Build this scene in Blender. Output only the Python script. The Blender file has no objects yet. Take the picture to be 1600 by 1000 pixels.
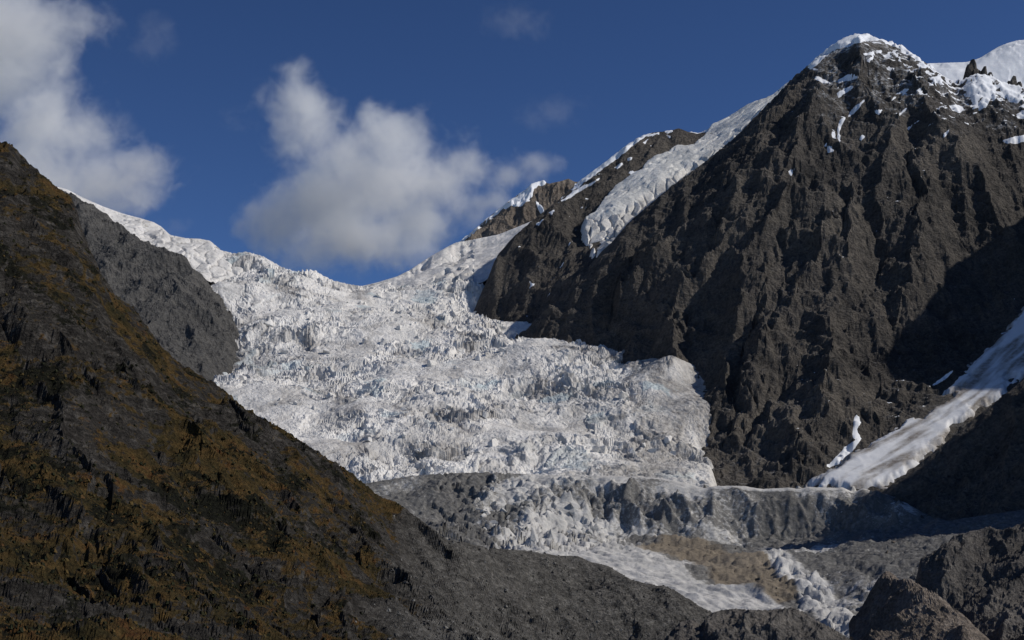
import bpy, bmesh, math, random
import numpy as np

# ------------------------------------------------------------------ camera, sky, sun, exposure
SC = bpy.context.scene
COL = SC.collection
W, H, FPX, PITCH = 1600.0, 1000.0, 2462.0, math.radians(13.0)
SUN_AZ, SUN_EL = math.radians(100), math.radians(40)     # azimuth: right of the view direction (+Y)

cam = bpy.data.cameras.new("camera")
cam.sensor_width = 36.0
cam.lens = FPX / W * 36.0
cam.clip_start, cam.clip_end = 1.0, 60000.0
cam_o = bpy.data.objects.new("camera", cam)
COL.objects.link(cam_o)
cam_o.location = (0, 0, 0)
cam_o.rotation_euler = (math.pi / 2 + PITCH, 0, 0)
SC.camera = cam_o

world = bpy.data.worlds.new("World")
SC.world = world
world.use_nodes = True
wn = world.node_tree
bg = wn.nodes["Background"]
sky = wn.nodes.new("ShaderNodeTexSky")
sky.sky_type = 'NISHITA'
sky.sun_disc = False
sky.sun_elevation = SUN_EL
sky.sun_rotation = SUN_AZ
sky.altitude = 3600
sky.air_density = 1.0
sky.dust_density = 0.15
sky.ozone_density = 2.0
gam = wn.nodes.new("ShaderNodeGamma")           # deeper, as the thin air at this height shows it
gam.inputs[1].default_value = 1.57
wn.links.new(sky.outputs[0], gam.inputs[0])
wn.links.new(gam.outputs[0], bg.inputs[0])
bg.inputs[1].default_value = 0.055

sun = bpy.data.lights.new("sun", 'SUN')
sun.energy = 5.0
sun.angle = math.radians(0.5)
sun.color = (1.0, 0.945, 0.86)
sun_o = bpy.data.objects.new("sun", sun)
COL.objects.link(sun_o)
SUN = np.array([math.sin(SUN_AZ) * math.cos(SUN_EL), math.cos(SUN_AZ) * math.cos(SUN_EL), math.sin(SUN_EL)])
sun_o.rotation_euler = (math.pi / 2 - SUN_EL, 0, math.pi - SUN_AZ)
sun_o.location = (2000, 500, 4000)

SC.view_settings.view_transform = 'Standard'
SC.view_settings.look = 'None'
SC.view_settings.exposure = -0.54
SC.view_settings.gamma = 1.0
SC.view_settings.use_curve_mapping = False
SC.render.engine = 'CYCLES'
SC.cycles.use_denoising = True
SC.cycles.max_bounces = 7
SC.cycles.diffuse_bounces = 5
SC.cycles.volume_bounces = 5
SC.cycles.volume_step_rate = 0.4

rng = random.Random(7)
F32 = np.float32

# ------------------------------------------------------------------ maths helpers
cp, sp = math.cos(PITCH), math.sin(PITCH)


def P(px, py, D):
    """the point at horizontal distance D seen at photo position px, py"""
    u, v = (px - W / 2) / FPX, (H / 2 - py) / FPX
    X, Y, Z = u, cp - v * sp, sp + v * cp
    k = D / math.hypot(X, Y)
    return (X * k, Y * k, Z * k)


def proj(x, y, z):
    f = y * cp + z * sp
    f = np.maximum(f, 1e-3)
    return W / 2 + FPX * x / f, H / 2 - FPX * (-y * sp + z * cp) / f


def h2(ix, iy, seed):
    n = ix.astype(np.int64) * 374761393 + iy.astype(np.int64) * 668265263 + seed * 1442695041
    n = (n ^ (n >> 13)) & 0xFFFFFFFF
    n = (n * 1274126177) & 0xFFFFFFFF
    n = n ^ (n >> 16)
    n = (n * 2246822519) & 0xFFFFFFFF
    n = n ^ (n >> 15)
    return (n & 0xFFFFFF).astype(F32) / F32(0x1000000)


def perlin(x, y, seed=0):
    ix, iy = np.floor(x), np.floor(y)
    fx, fy = (x - ix).astype(F32), (y - iy).astype(F32)
    ux, uy = fx * fx * fx * (fx * (fx * 6 - 15) + 10), fy * fy * fy * (fy * (fy * 6 - 15) + 10)

    def g(dx, dy):
        a = h2(ix + dx, iy + dy, seed) * F32(6.2831853)
        return np.cos(a) * (fx - dx) + np.sin(a) * (fy - dy)
    a, b, c, d = g(0, 0), g(1, 0), g(0, 1), g(1, 1)
    return ((a + (b - a) * ux) * (1 - uy) + (c + (d - c) * ux) * uy) * F32(1.5)


def fbm(x, y, lam, octv=4, seed=0, gain=0.5):
    s, a = 0, 1.0
    for i in range(octv):
        s = s + a * perlin(x / lam + 17.3 * i, y / lam - 9.1 * i, seed + i)
        a *= gain
        lam /= 2.03
    return s


def ridged(x, y, lam, octv=4, seed=0, gain=0.5):
    s, a, w = 0, 1.0, 1.0
    for i in range(octv):
        n = 1 - np.abs(perlin(x / lam + 5.3 * i, y / lam + 3.7 * i, seed + i)) * 1.6
        n = np.clip(n, 0, 1) ** 2
        s = s + a * n * w
        w = np.clip(n * 1.6, 0.15, 1)
        a *= gain
        lam /= 2.03
    return s - 0.70


def worley(x, y, lam, seed=0, jit=0.9):
    """F1, F2, and of the nearest cell three hashes and the offset from its centre"""
    px, py = x / lam, y / lam
    ix, iy = np.floor(px), np.floor(py)
    F1 = np.full(x.shape, 9.0, F32)
    F2 = np.full(x.shape, 9.0, F32)
    ci, cj = np.zeros(x.shape), np.zeros(x.shape)
    ox, oy = np.zeros(x.shape, F32), np.zeros(x.shape, F32)
    for dx in (-1, 0, 1):
        for dy in (-1, 0, 1):
            cx, cy = ix + dx, iy + dy
            vx = (px - cx - 0.5 - (h2(cx, cy, seed) - 0.5) * jit).astype(F32)
            vy = (py - cy - 0.5 - (h2(cx, cy, seed + 1) - 0.5) * jit).astype(F32)
            d = np.sqrt(vx * vx + vy * vy)
            m = d < F1
            F2 = np.where(m, F1, np.minimum(F2, d))
            F1 = np.where(m, d, F1)
            ci, cj = np.where(m, cx, ci), np.where(m, cy, cj)
            ox, oy = np.where(m, vx, ox), np.where(m, vy, oy)
    return F1, F2, h2(ci, cj, seed + 2), h2(ci, cj, seed + 3), h2(ci, cj, seed + 4), ox * lam, oy * lam


def sstep(a, b, x):
    t = np.clip((x - a) / (b - a), 0, 1)
    return t * t * (3 - 2 * t)


def erode(x, y, z, zx, zy, lam0, n, amp, seed, damp=1.0, gain=0.5, k=1.0):
    """gullies that run down the slope and branch: gabor stripes turned along the gradient, octave by octave"""
    gx, gy = zx.copy(), zy.copy()
    lam, a = lam0, amp
    for o in range(n):
        L = np.sqrt(gx * gx + gy * gy) + 1e-6
        px_, py_ = -gy / L, gx / L                      # across the slope
        st = np.clip(L * 1.6, 0, 1.4) * damp
        qx, qy = x / lam, y / lam
        ix, iy = np.floor(qx), np.floor(qy)
        va, da, wt = np.zeros(x.shape, F32), np.zeros(x.shape, F32), np.full(x.shape, 1e-5, F32)
        for dx in (-1, 0, 1, 2):
            for dy in (-1, 0, 1, 2):
                cx, cy = ix + dx, iy + dy
                vx = (qx - cx - (h2(cx, cy, seed + 11 * o) - 0.5) * 0.9).astype(F32)
                vy = (qy - cy - (h2(cx, cy, seed + 11 * o + 5) - 0.5) * 0.9).astype(F32)
                d2 = vx * vx + vy * vy
                w = np.exp(-1.9 * d2)
                ph = (vx * px_ + vy * py_) * F32(6.2831853 * k)
                va += np.cos(ph) * w
                da -= np.sin(ph) * w
                wt += w
        va, da = va / wt, da / wt
        q_ = np.sqrt(np.clip((1 - va) * 0.5, 2e-3, 1))      # sharp crests, round floors
        da = da * np.clip(0.5 / q_, 0, 1.6)
        va = 0.12 + 0.42 - 1.0 * q_ + 0.15 * va - 0.12
        z = z + a * st * va
        s = a * st * da * 6.2831853 * k / lam
        gx = gx + s * px_
        gy = gy + s * py_
        lam *= 0.49
        a *= gain
    return z


def seg_dist(x, y, pts):
    """distance to a polyline and the place along it (0..1)"""
    best = np.full(x.shape, 1e9, F32)
    tt = np.zeros(x.shape, F32)
    n = len(pts) - 1
    for i in range(n):
        ax, ay = pts[i][:2]
        bx, by = pts[i + 1][:2]
        dx, dy = bx - ax, by - ay
        t = np.clip(((x - ax) * dx + (y - ay) * dy) / (dx * dx + dy * dy + 1e-9), 0, 1)
        d = np.hypot(x - ax - t * dx, y - ay - t * dy)
        m = d < best
        best = np.where(m, d, best)
        tt = np.where(m, (i + t) / n, tt)
    return best, tt


def poly_sd(px, py, poly):
    """signed distance in photo pixels to a traced outline, positive inside"""
    n = len(poly)
    out = np.full(px.shape, -60.0, F32)
    xs, ys = [p[0] for p in poly], [p[1] for p in poly]
    m = (px > min(xs) - 40) & (px < max(xs) + 40) & (py > min(ys) - 40) & (py < max(ys) + 40)
    if not m.any():
        return out
    qx, qy = px[m], py[m]
    d, _ = seg_dist(qx, qy, list(poly) + [poly[0]])
    ins = np.zeros(qx.shape, bool)
    for i in range(n):
        x1, y1 = poly[i]
        x2, y2 = poly[(i + 1) % n]
        if y1 == y2:
            continue
        c = ((y1 > qy) != (y2 > qy)) & (qx < (x2 - x1) * (qy - y1) / (y2 - y1) + x1)
        ins ^= c
    out[m] = np.where(ins, d, -d)
    return out


# ------------------------------------------------------------------ objects
def tag(o, label=None, cat=None, group=None, kind=None):
    if label: o["label"] = label
    if cat: o["category"] = cat
    if group: o["group"] = group
    if kind: o["kind"] = kind
    return o


def mesh_obj(name, verts, quads, mat, parent=None, smooth=True, attrs=None):
    me = bpy.data.meshes.new(name)
    verts = np.ascontiguousarray(verts, F32)
    quads = np.ascontiguousarray(quads, np.int32)
    k = quads.shape[1]
    me.vertices.add(len(verts))
    me.vertices.foreach_set("co", verts.ravel())
    me.loops.add(quads.size)
    me.loops.foreach_set("vertex_index", quads.ravel())
    me.polygons.add(len(quads))
    me.polygons.foreach_set("loop_start", np.arange(0, quads.size, k, dtype=np.int32))
    me.polygons.foreach_set("loop_total", np.full(len(quads), k, np.int32))
    me.polygons.foreach_set("use_smooth", np.full(len(quads), smooth))
    me.update(calc_edges=True)
    for a, v in (attrs or {}).items():
        at = me.attributes.new(a, 'FLOAT', 'POINT')
        at.data.foreach_set("value", np.ascontiguousarray(v, F32).ravel())
    me.materials.append(mat)
    o = bpy.data.objects.new(name, me)
    COL.objects.link(o)
    if parent: o.parent = parent
    return o


class Land:
    """a piece of country given by points (px, py, distance) traced from the photograph: a height field in metres"""

    def __init__(s, ctrl, sky=(), back=200, drop=150, extra=(), c=14.0, flank=()):
        pts = [P(*q) for q in ctrl]
        s.sky = [P(*q) for q in sky]
        pts += s.sky
        for q in s.sky:
            r = math.hypot(q[0], q[1])
            for f in (0.4, 1.0, 2.2):
                k = (r + back * f) / r
                pts.append((q[0] * k, q[1] * k, q[2] - drop * f))
        pts += list(extra)
        for px_, py_, D_, dpx, dD, dz in flank:          # ground falling away beside an edge
            q = P(px_ + dpx, py_, D_ + dD)
            pts.append((q[0], q[1], P(px_, py_, D_)[2] - dz))
        p = np.array(pts, float)
        s.c = c
        s.xy = p[:, :2]
        n = len(p)
        A = np.zeros((n + 3, n + 3))
        d = np.sqrt(((s.xy[:, None] - s.xy[None]) ** 2).sum(-1) + c * c)
        A[:n, :n] = -d / 1000 + np.eye(n) * 0.0002
        A[:n, n] = 1
        A[:n, n + 1:] = s.xy / 1000
        A[n:, :n] = A[:n, n:].T
        s.w = np.linalg.solve(A, np.concatenate([p[:, 2], np.zeros(3)]))
        s.n = n
        s.feats = []

    def base(s, x, y):
        sh = np.shape(x)
        x, y = np.ravel(x).astype(float), np.ravel(y).astype(float)
        z = s.w[s.n] + s.w[s.n + 1] * x / 1000 + s.w[s.n + 2] * y / 1000
        for i in range(s.n):
            z -= s.w[i] / 1000 * np.sqrt((x - s.xy[i, 0]) ** 2 + (y - s.xy[i, 1]) ** 2 + s.c * s.c)
        return z.reshape(sh)

    def hit(s, px, py, lo=300, hi=5200):
        """distance at which the sight line through a photo point meets the base surface"""
        D = np.linspace(lo, hi, 900)
        q = P(px, py, 1.0)
        dz = D * q[2] - s.base(q[0] * D, q[1] * D)
        i = np.argmax(dz < 0)
        if dz[i] >= 0:
            return None
        if i == 0:
            return lo
        t = dz[i - 1] / (dz[i - 1] - dz[i])
        return D[i - 1] + t * (D[i] - D[i - 1])

    def seen(s, px, py):
        """distance of the finished surface at a photo point"""
        if not hasattr(s, 'pxy'): s.pxy = s.shown() + (np.hypot(s.x, s.y),)
        a, b, D = s.pxy
        d2 = (a - px) ** 2 + (b - py) ** 2
        for r in (3, 6, 12, 25):
            m = d2 < r * r
            if m.any():
                return float(np.percentile(D[m], 20))
        return s.hit(px, py)

    def feat(s, line, w, h, pw=1.3):
        pts = []
        for q in line:
            d = s.hit(*q)
            if d: pts.append(P(q[0], q[1], d))
        if len(pts) > 1: s.feats.append((pts, w, h, pw))

    def grid(s, p0, p1, near, far, cols, rows, py_ref=600):
        """polar grid round the viewpoint, rows closer together where the ground is steep and in view"""
        az = []
        for p in np.linspace(p0, p1, cols):
            q = P(p, py_ref, 1.0)
            az.append(math.atan2(q[0], q[1]))
        az = np.array(az)
        nf = 240
        cc = np.linspace(0, cols - 1, max(12, cols // 10))
        t = np.linspace(0, 1, nf)
        ac = np.interp(cc, np.arange(cols), az)
        pc = np.interp(cc, np.arange(cols), np.linspace(p0, p1, cols))
        nr = np.interp(pc, [q[0] for q in near], [q[1] for q in near])
        fr = np.interp(pc, [q[0] for q in far], [q[1] for q in far])
        D = nr[None] + (fr - nr)[None] * t[:, None]
        zz = s.base(D * np.sin(ac), D * np.cos(ac))
        e = np.arctan2(zz, D) * FPX
        run = np.maximum.accumulate(e, axis=0)
        de = np.abs(np.diff(e, axis=0))
        vis = (run[1:] - e[1:]) < 14
        wgt = np.where(vis, de, de * 0.15) + 0.06 * np.diff(D, axis=0) / D[1:] * FPX * 0.3
        def blur(a, n):
            ker = np.exp(-np.linspace(-2, 2, 2 * n + 1) ** 2)
            ker /= ker.sum()
            pad = np.pad(a, ((0, 0), (n, n)), mode='edge')
            return sum(ker[i] * pad[:, i:i + a.shape[1]] for i in range(2 * n + 1))
        wgt = blur(wgt, 8)
        cum = np.vstack([np.zeros(wgt.shape[1]), np.cumsum(wgt, axis=0)])
        cum /= cum[-1]
        R = np.zeros((rows, len(cc)))
        u = np.linspace(0, 1, rows)
        for j in range(len(cc)):
            R[:, j] = np.interp(u, cum[:, j], D[:, j])
        R = blur(R, 4)
        Rf = np.zeros((rows, cols))
        for i in range(rows):
            Rf[i] = np.interp(np.arange(cols), cc, R[i])
        s.x = Rf * np.sin(az)[None]
        s.y = Rf * np.cos(az)[None]
        s.z = s.base(s.x, s.y)
        s.rows, s.cols = rows, cols
        if s.sky:
            s.dsky, _ = seg_dist(s.x, s.y, s.sky)
        else:
            s.dsky = np.full(s.x.shape, 1e4)
        # traced ribs and gullies
        if s.feats:
            wx = s.x + fbm(s.x, s.y, 90, 3, 91) * 22
            wy = s.y + fbm(s.x, s.y, 90, 3, 95) * 22
            for pts, w, h, pw in s.feats:
                d, tt = seg_dist(wx, wy, pts)
                taper = np.clip(np.minimum(tt, 1 - tt) * 6 + 0.25, 0, 1)
                s.z = s.z + h * np.clip(1 - d / (w * (0.6 + 0.4 * taper)), 0, 1) ** pw * taper * sstep(-40, 90 if h > 12 else 30, s.dsky)
        return s

    def fit(s, rad=260.0, win=9):
        """lift or lower the country near its crest until the crest stands where it was traced"""
        az = np.arctan2(s.x[0], s.y[0])
        tz = np.array([math.atan2(q[0], q[1]) for q in s.sky])
        te = np.array([q[2] / math.hypot(q[0], q[1]) for q in s.sky])
        o = np.argsort(tz)
        tz, te = tz[o], te[o]
        want = np.interp(az, tz, te)
        on = (az >= tz[0]) & (az <= tz[-1])
        r = np.hypot(s.x, s.y)
        for it in range(5):
            e = (s.z / r)
            d = np.where(on, want - e.max(0), 0)
            d = np.convolve(np.pad(d, win, mode='edge'), np.hanning(2 * win + 1) / np.hanning(2 * win + 1).sum(), 'valid')
            w = (1 - sstep(0, rad, s.dsky)) if it < 2 else (1 - sstep(0, rad * 2, s.dsky))
            s.z = s.z + d[None] * r * w

    def grad(s):
        xu, xv = np.gradient(s.x)
        yu, yv = np.gradient(s.y)
        zu, zv = np.gradient(s.z)
        det = xu * yv - xv * yu
        det = np.where(np.abs(det) < 1e-9, 1e-9, det)
        return (zu * yv - zv * yu) / det, (xu * zv - xv * zu) / det

    def shown(s):
        return proj(s.x, s.y, s.z)

    def quads(s):
        i = np.arange(s.rows * s.cols).reshape(s.rows, s.cols)
        return np.stack([i[:-1, :-1], i[:-1, 1:], i[1:, 1:], i[1:, :-1]], -1).reshape(-1, 4)

    def build(s, name, mat, attrs=None, smooth=True, parent=None):
        v = np.stack([s.x, s.y, s.z], -1).reshape(-1, 3)
        return mesh_obj(name, v, s.quads(), mat, parent, smooth, {k: a for k, a in (attrs or {}).items()})

    def sheet(s, name, m, thick, mat, parent, min_quads=6, single=None, fleck_name=None, bury=0.35, attrs=None):
        """snow lying on this land where m > bury: every separate patch an object of its own"""
        zz = s.z + (m - bury) * thick
        i = np.arange(s.rows * s.cols).reshape(s.rows, s.cols)
        q = np.stack([i[:-1, :-1], i[:-1, 1:], i[1:, 1:], i[1:, :-1]], -1)
        mq = np.maximum(np.maximum(m[:-1, :-1], m[:-1, 1:]), np.maximum(m[1:, 1:], m[1:, :-1])) > bury * 0.9
        v = np.stack([s.x, s.y, zz], -1).reshape(-1, 3)
        lab = np.zeros(mq.shape, np.int32)
        comps, nl = [], 0
        todo = set(map(tuple, np.argwhere(mq)))
        while todo:
            st = [todo.pop()]
            comp = []
            while st:
                a, b = st.pop()
                comp.append((a, b))
                for da in (-1, 0, 1):
                    for db in (-1, 0, 1):
                        c = (a + da, b + db)
                        if c in todo:
                            todo.discard(c)
                            st.append(c)
            comps.append(comp)
        if single: comps = [[c for k in comps for c in k]]
        comps.sort(key=len, reverse=True)
        out, fleck = [], []
        for n_, comp in enumerate(comps):
            if (len(comp) < min_quads or n_ >= 60) and not single:
                fleck += comp
                continue
            out.append(s._sub(name, v, q, comp, mat, parent, attrs))
        if fleck and fleck_name:
            f = s._sub(fleck_name, v, q, fleck, mat, parent, attrs)
            f["kind"] = "stuff"
        return out

    def _sub(s, name, v, q, comp, mat, parent, attrs):
        c = np.array(comp)
        qq = q[c[:, 0], c[:, 1]]
        u, inv = np.unique(qq.ravel(), return_inverse=True)
        at = {k: a.ravel()[u] for k, a in (attrs or {}).items()}
        return mesh_obj(name, v[u], inv.reshape(-1, 4), mat, parent, True, at)


# ------------------------------------------------------------------ materials
def new_mat(name, rough=0.9, spec=0.2):
    m = bpy.data.materials.new(name)
    m.use_nodes = True
    nt = m.node_tree
    b = nt.nodes["Principled BSDF"]
    b.inputs["Roughness"].default_value = rough
    b.inputs["Specular IOR Level"].default_value = spec
    return m, nt, b


class NG:
    def __init__(s, nt):
        s.nt = nt
        s.geo = nt.nodes.new("ShaderNodeNewGeometry")
        s.pos = s.geo.outputs["Position"]

    def link(s, a, b): s.nt.links.new(a, b)

    def noise(s, lam, detail=6, rough=0.6, stretch=None, dist=0.0, rot=None, off=(0, 0, 0)):
        mp = s.nt.nodes.new("ShaderNodeMapping")
        st = stretch or (1, 1, 1)
        mp.inputs["Scale"].default_value = [1 / (lam * k) for k in st]
        mp.inputs["Location"].default_value = off
        src = s.pos
        if rot:
            m2 = s.nt.nodes.new("ShaderNodeMapping")
            m2.inputs["Rotation"].default_value = rot
            s.link(src, m2.inputs[0])
            src = m2.outputs[0]
        s.link(src, mp.inputs[0])
        n = s.nt.nodes.new("ShaderNodeTexNoise")
        n.inputs["Scale"].default_value = 1.0
        n.inputs["Detail"].default_value = detail
        n.inputs["Roughness"].default_value = rough
        n.inputs["Distortion"].default_value = dist
        s.link(mp.outputs[0], n.inputs["Vector"])
        return n.outputs["Fac"]

    def attr(s, name):
        a = s.nt.nodes.new("ShaderNodeAttribute")
        a.attribute_name = name
        return a.outputs["Fac"]

    def ramp(s, fac, stops):
        r = s.nt.nodes.new("ShaderNodeValToRGB")
        el = r.color_ramp.elements
        while len(el) < len(stops): el.new(0.5)
        for e, (p, c) in zip(el, stops):
            e.position = p
            e.color = (*c, 1) if not isinstance(c, (int, float)) else (c, c, c, 1)
        s.link(fac, r.inputs[0])
        return r.outputs[0]

    def math(s, op, a, b=0.0, clamp=False):
        n = s.nt.nodes.new("ShaderNodeMath")
        n.operation = op
        n.use_clamp = clamp
        for i, v in enumerate((a, b)):
            if isinstance(v, (int, float)): n.inputs[i].default_value = v
            else: s.link(v, n.inputs[i])
        return n.outputs[0]

    def mix(s, fac, a, b, mode='MIX'):
        n = s.nt.nodes.new("ShaderNodeMixRGB")
        n.blend_type = mode
        for i, v in enumerate((fac, a, b)):
            if isinstance(v, (int, float)): n.inputs[i].default_value = v if i == 0 else (v, v, v, 1)
            elif isinstance(v, tuple): n.inputs[i].default_value = (*v, 1)
            else: s.link(v, n.inputs[i])
        return n.outputs[0]

    def bump(s, h, dist, strength=1.0, base=None):
        n = s.nt.nodes.new("ShaderNodeBump")
        n.inputs["Strength"].default_value = strength
        n.inputs["Distance"].default_value = dist
        s.link(h, n.inputs["Height"])
        if base: s.link(base, n.inputs["Normal"])
        return n.outputs[0]

    def slope(s):
        """1 on the level, 0 upright"""
        x = s.nt.nodes.new("ShaderNodeSeparateXYZ")
        s.link(s.geo.outputs["Normal"], x.inputs[0])
        return x.outputs[2]


def rock_mat(name, dark, mid, light, lam=40.0, bump=3.0, stretch=(1, 1, 1), rot=None, snow=False, dust=None):
    m, nt, b = new_mat(name)
    g = NG(nt)
    n1 = g.noise(lam * 4, 5, 0.6, stretch, 0.6, rot)
    n2 = g.noise(lam * 0.45, 8, 0.68, stretch, 0.3, rot)
    n3 = g.noise(lam * 0.11, 4, 0.6, None, 0.0, None, (3, 7, 1))
    f = g.math('ADD', g.math('MULTIPLY', n1, 0.55), g.math('MULTIPLY', n2, 0.45))
    c = g.ramp(f, [(0.36, dark), (0.5, mid), (0.66, light)])
    c = g.mix(0.75, c, g.ramp(n3, [(0.34, 0.35), (0.68, 1.15)]), 'MULTIPLY')
    if dust:
        c = g.mix(g.math('MULTIPLY', g.ramp(g.noise(lam * 6, 4, 0.55, None, 0.4, None, (9, 2, 4)), [(0.5, 0.0), (0.66, 1.0)]), 0.8), c, dust)
    if snow:
        c = g.mix(g.math('MULTIPLY', g.attr("snow"), g.ramp(g.noise(9, 6, 0.7, None, 0, None, (2, 8, 5)), [(0.46, 0.0), (0.60, 1.0)])), c, (0.74, 0.76, 0.79))
    g.link(c, b.inputs["Base Color"])
    h = g.math('ADD', n2, g.math('MULTIPLY', n3, 0.5))
    g.link(g.bump(h, bump * 2.0, 1.0), b.inputs["Normal"])
    return m


def snow_mat(name, col=(0.80, 0.82, 0.85), lam=20.0, bump=0.6, dirt_shade=None):
    m, nt, b = new_mat(name, 0.65, 0.25)
    g = NG(nt)
    n1 = g.noise(lam, 6, 0.6)
    c = g.mix(g.ramp(n1, [(0.35, 0.0), (0.7, 0.35)]), col, tuple(v * 0.86 for v in col))
    if dirt_shade:
        d = g.attr("dirt_shade")
        c = g.mix(g.math('MULTIPLY', d, g.ramp(g.noise(lam * 0.5, 6, 0.65, None, 0, None, (4, 4, 4)), [(0.3, 0.55), (0.6, 1.0)]), True), c, dirt_shade)
    g.link(c, b.inputs["Base Color"])
    g.link(g.bump(n1, bump * 2, 0.7), b.inputs["Normal"])
    return m


M_rock = rock_mat("dark_brown_rock", (0.050, 0.047, 0.044), (0.100, 0.090, 0.080), (0.168, 0.149, 0.127), 40, 5.0, (1, 1, 0.7), (0.5, 0.35, 0), snow=True)
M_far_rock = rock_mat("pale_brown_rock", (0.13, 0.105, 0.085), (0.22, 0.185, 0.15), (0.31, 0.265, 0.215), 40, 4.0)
M_slab = rock_mat("grey_slab_rock", (0.052, 0.052, 0.052), (0.092, 0.089, 0.085), (0.15, 0.143, 0.131), 40, 2.5, (1, 1, 0.5), (0.5, 0.3, 0))
M_knob = rock_mat("dark_knob_rock", (0.06, 0.056, 0.052), (0.125, 0.114, 0.103), (0.22, 0.198, 0.172), 14, 1.6)
M_brown = rock_mat("brown_slab_rock", (0.13, 0.108, 0.086), (0.25, 0.205, 0.165), (0.38, 0.32, 0.265), 14, 1.4, (1, 0.35, 0.35), (0, 0, -0.7))
M_snow = snow_mat("clean_snow")
M_dirty_snow = snow_mat("dirty_snow", (0.72, 0.73, 0.75), 14, 0.8, (0.20, 0.175, 0.15))


def ice_mat():
    m, nt, b = new_mat("broken_ice", 0.55, 0.3)
    g = NG(nt)
    n1 = g.noise(60, 6, 0.6)
    n2 = g.noise(9, 6, 0.7)
    c = g.ramp(n1, [(0.35, (0.62, 0.605, 0.58)), (0.62, (0.81, 0.785, 0.745))])
    c = g.mix(g.ramp(g.attr("blue"), [(0.0, 0.0), (1.0, 0.8)]), c, (0.40, 0.52, 0.56))
    d = g.math('MULTIPLY', g.attr("dirt_shade"), g.ramp(n2, [(0.3, 0.35), (0.62, 1.0)]), True)
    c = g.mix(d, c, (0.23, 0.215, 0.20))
    d2 = g.math('MULTIPLY', g.ramp(g.noise(5, 4, 0.7, None, 0, None, (1, 5, 9)), [(0.53, 0.0), (0.66, 1.0)]), 0.6)
    c = g.mix(d2, c, (0.30, 0.29, 0.28))
    g.link(c, b.inputs["Base Color"])
    g.link(g.bump(n2, 3.0, 0.9), b.inputs["Normal"])
    return m


M_ice = ice_mat()


def tongue_mat():
    m, nt, b = new_mat("debris_ice", 0.8, 0.2)
    g = NG(nt)
    n1 = g.noise(25, 6, 0.65)
    n2 = g.noise(5, 6, 0.7)
    ice = g.ramp(n1, [(0.35, (0.36, 0.355, 0.345)), (0.62, (0.56, 0.545, 0.52))])
    deb_shade = g.ramp(n2, [(0.3, (0.06, 0.059, 0.058)), (0.5, (0.115, 0.112, 0.107)), (0.7, (0.22, 0.212, 0.20))])
    brn = g.ramp(n2, [(0.3, (0.12, 0.098, 0.07)), (0.7, (0.24, 0.20, 0.15))])
    dm = g.math('ADD', g.attr("debris"), g.math('MULTIPLY', g.math('SUBTRACT', n2, 0.5), 1.1))  # the debris mask also carries the painted shade of the ice step
    c = g.mix(g.ramp(dm, [(0.38, 0.0), (0.6, 1.0)]), ice, deb_shade)
    bm_ = g.math('ADD', g.attr("brown"), g.math('MULTIPLY', g.math('SUBTRACT', n1, 0.5), 0.9))
    c = g.mix(g.ramp(bm_, [(0.35, 0.0), (0.65, 0.95)]), c, brn)
    g.link(c, b.inputs["Base Color"])
    g.link(g.bump(n2, 1.6, 0.9), b.inputs["Normal"])
    return m


M_tongue = tongue_mat()


def hill_mat():
    m, nt, b = new_mat("autumn_hillside", 0.95, 0.1)
    g = NG(nt)
    n1 = g.noise(60, 5, 0.6)
    n2 = g.noise(9, 8, 0.7, (1, 1, 0.45), 0.5, (0.35, 0.45, 0))
    n3 = g.noise(1.6, 5, 0.65)
    rock = g.ramp(n2, [(0.32, (0.022, 0.020, 0.018)), (0.5, (0.062, 0.056, 0.049)), (0.66, (0.155, 0.143, 0.128))])
    grey = g.ramp(n2, [(0.3, (0.07, 0.067, 0.062)), (0.5, (0.155, 0.147, 0.135)), (0.7, (0.29, 0.275, 0.25))])
    rock = g.mix(g.attr("grey"), rock, grey)
    grass = g.ramp(g.noise(14, 5, 0.7, None, 0.3, None, (5, 1, 2)),
                   [(0.3, (0.030, 0.028, 0.013)), (0.45, (0.070, 0.052, 0.020)), (0.58, (0.135, 0.085, 0.030)), (0.70, (0.14, 0.060, 0.023))])
    shrub = g.ramp(n3, [(0.3, (0.008, 0.009, 0.006)), (0.7, (0.024, 0.024, 0.014))])
    gm = g.math('ADD', g.attr("grass"), g.math('MULTIPLY', g.math('SUBTRACT', n2, 0.5), 2.0))
    c = g.mix(g.ramp(gm, [(0.40, 0.0), (0.56, 1.0)]), rock, grass)
    sm = g.math('ADD', g.attr("shrub"), g.math('MULTIPLY', g.math('SUBTRACT', g.noise(9, 6, 0.7, (1, 1, 0.6), 0.4, (0.35, 0.45, 0), (8, 3, 3)), 0.5), 1.6))
    c = g.mix(g.ramp(sm, [(0.45, 0.0), (0.55, 0.95)]), c, shrub)
    c = g.mix(0.8, c, g.ramp(n3, [(0.35, 0.25), (0.65, 1.0)]), 'MULTIPLY')
    g.link(c, b.inputs["Base Color"])
    h = g.math('ADD', n2, g.math('MULTIPLY', n3, 0.55))
    g.link(g.bump(h, 4.5, 1.0), b.inputs["Normal"])
    return m


M_hill = hill_mat()

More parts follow.
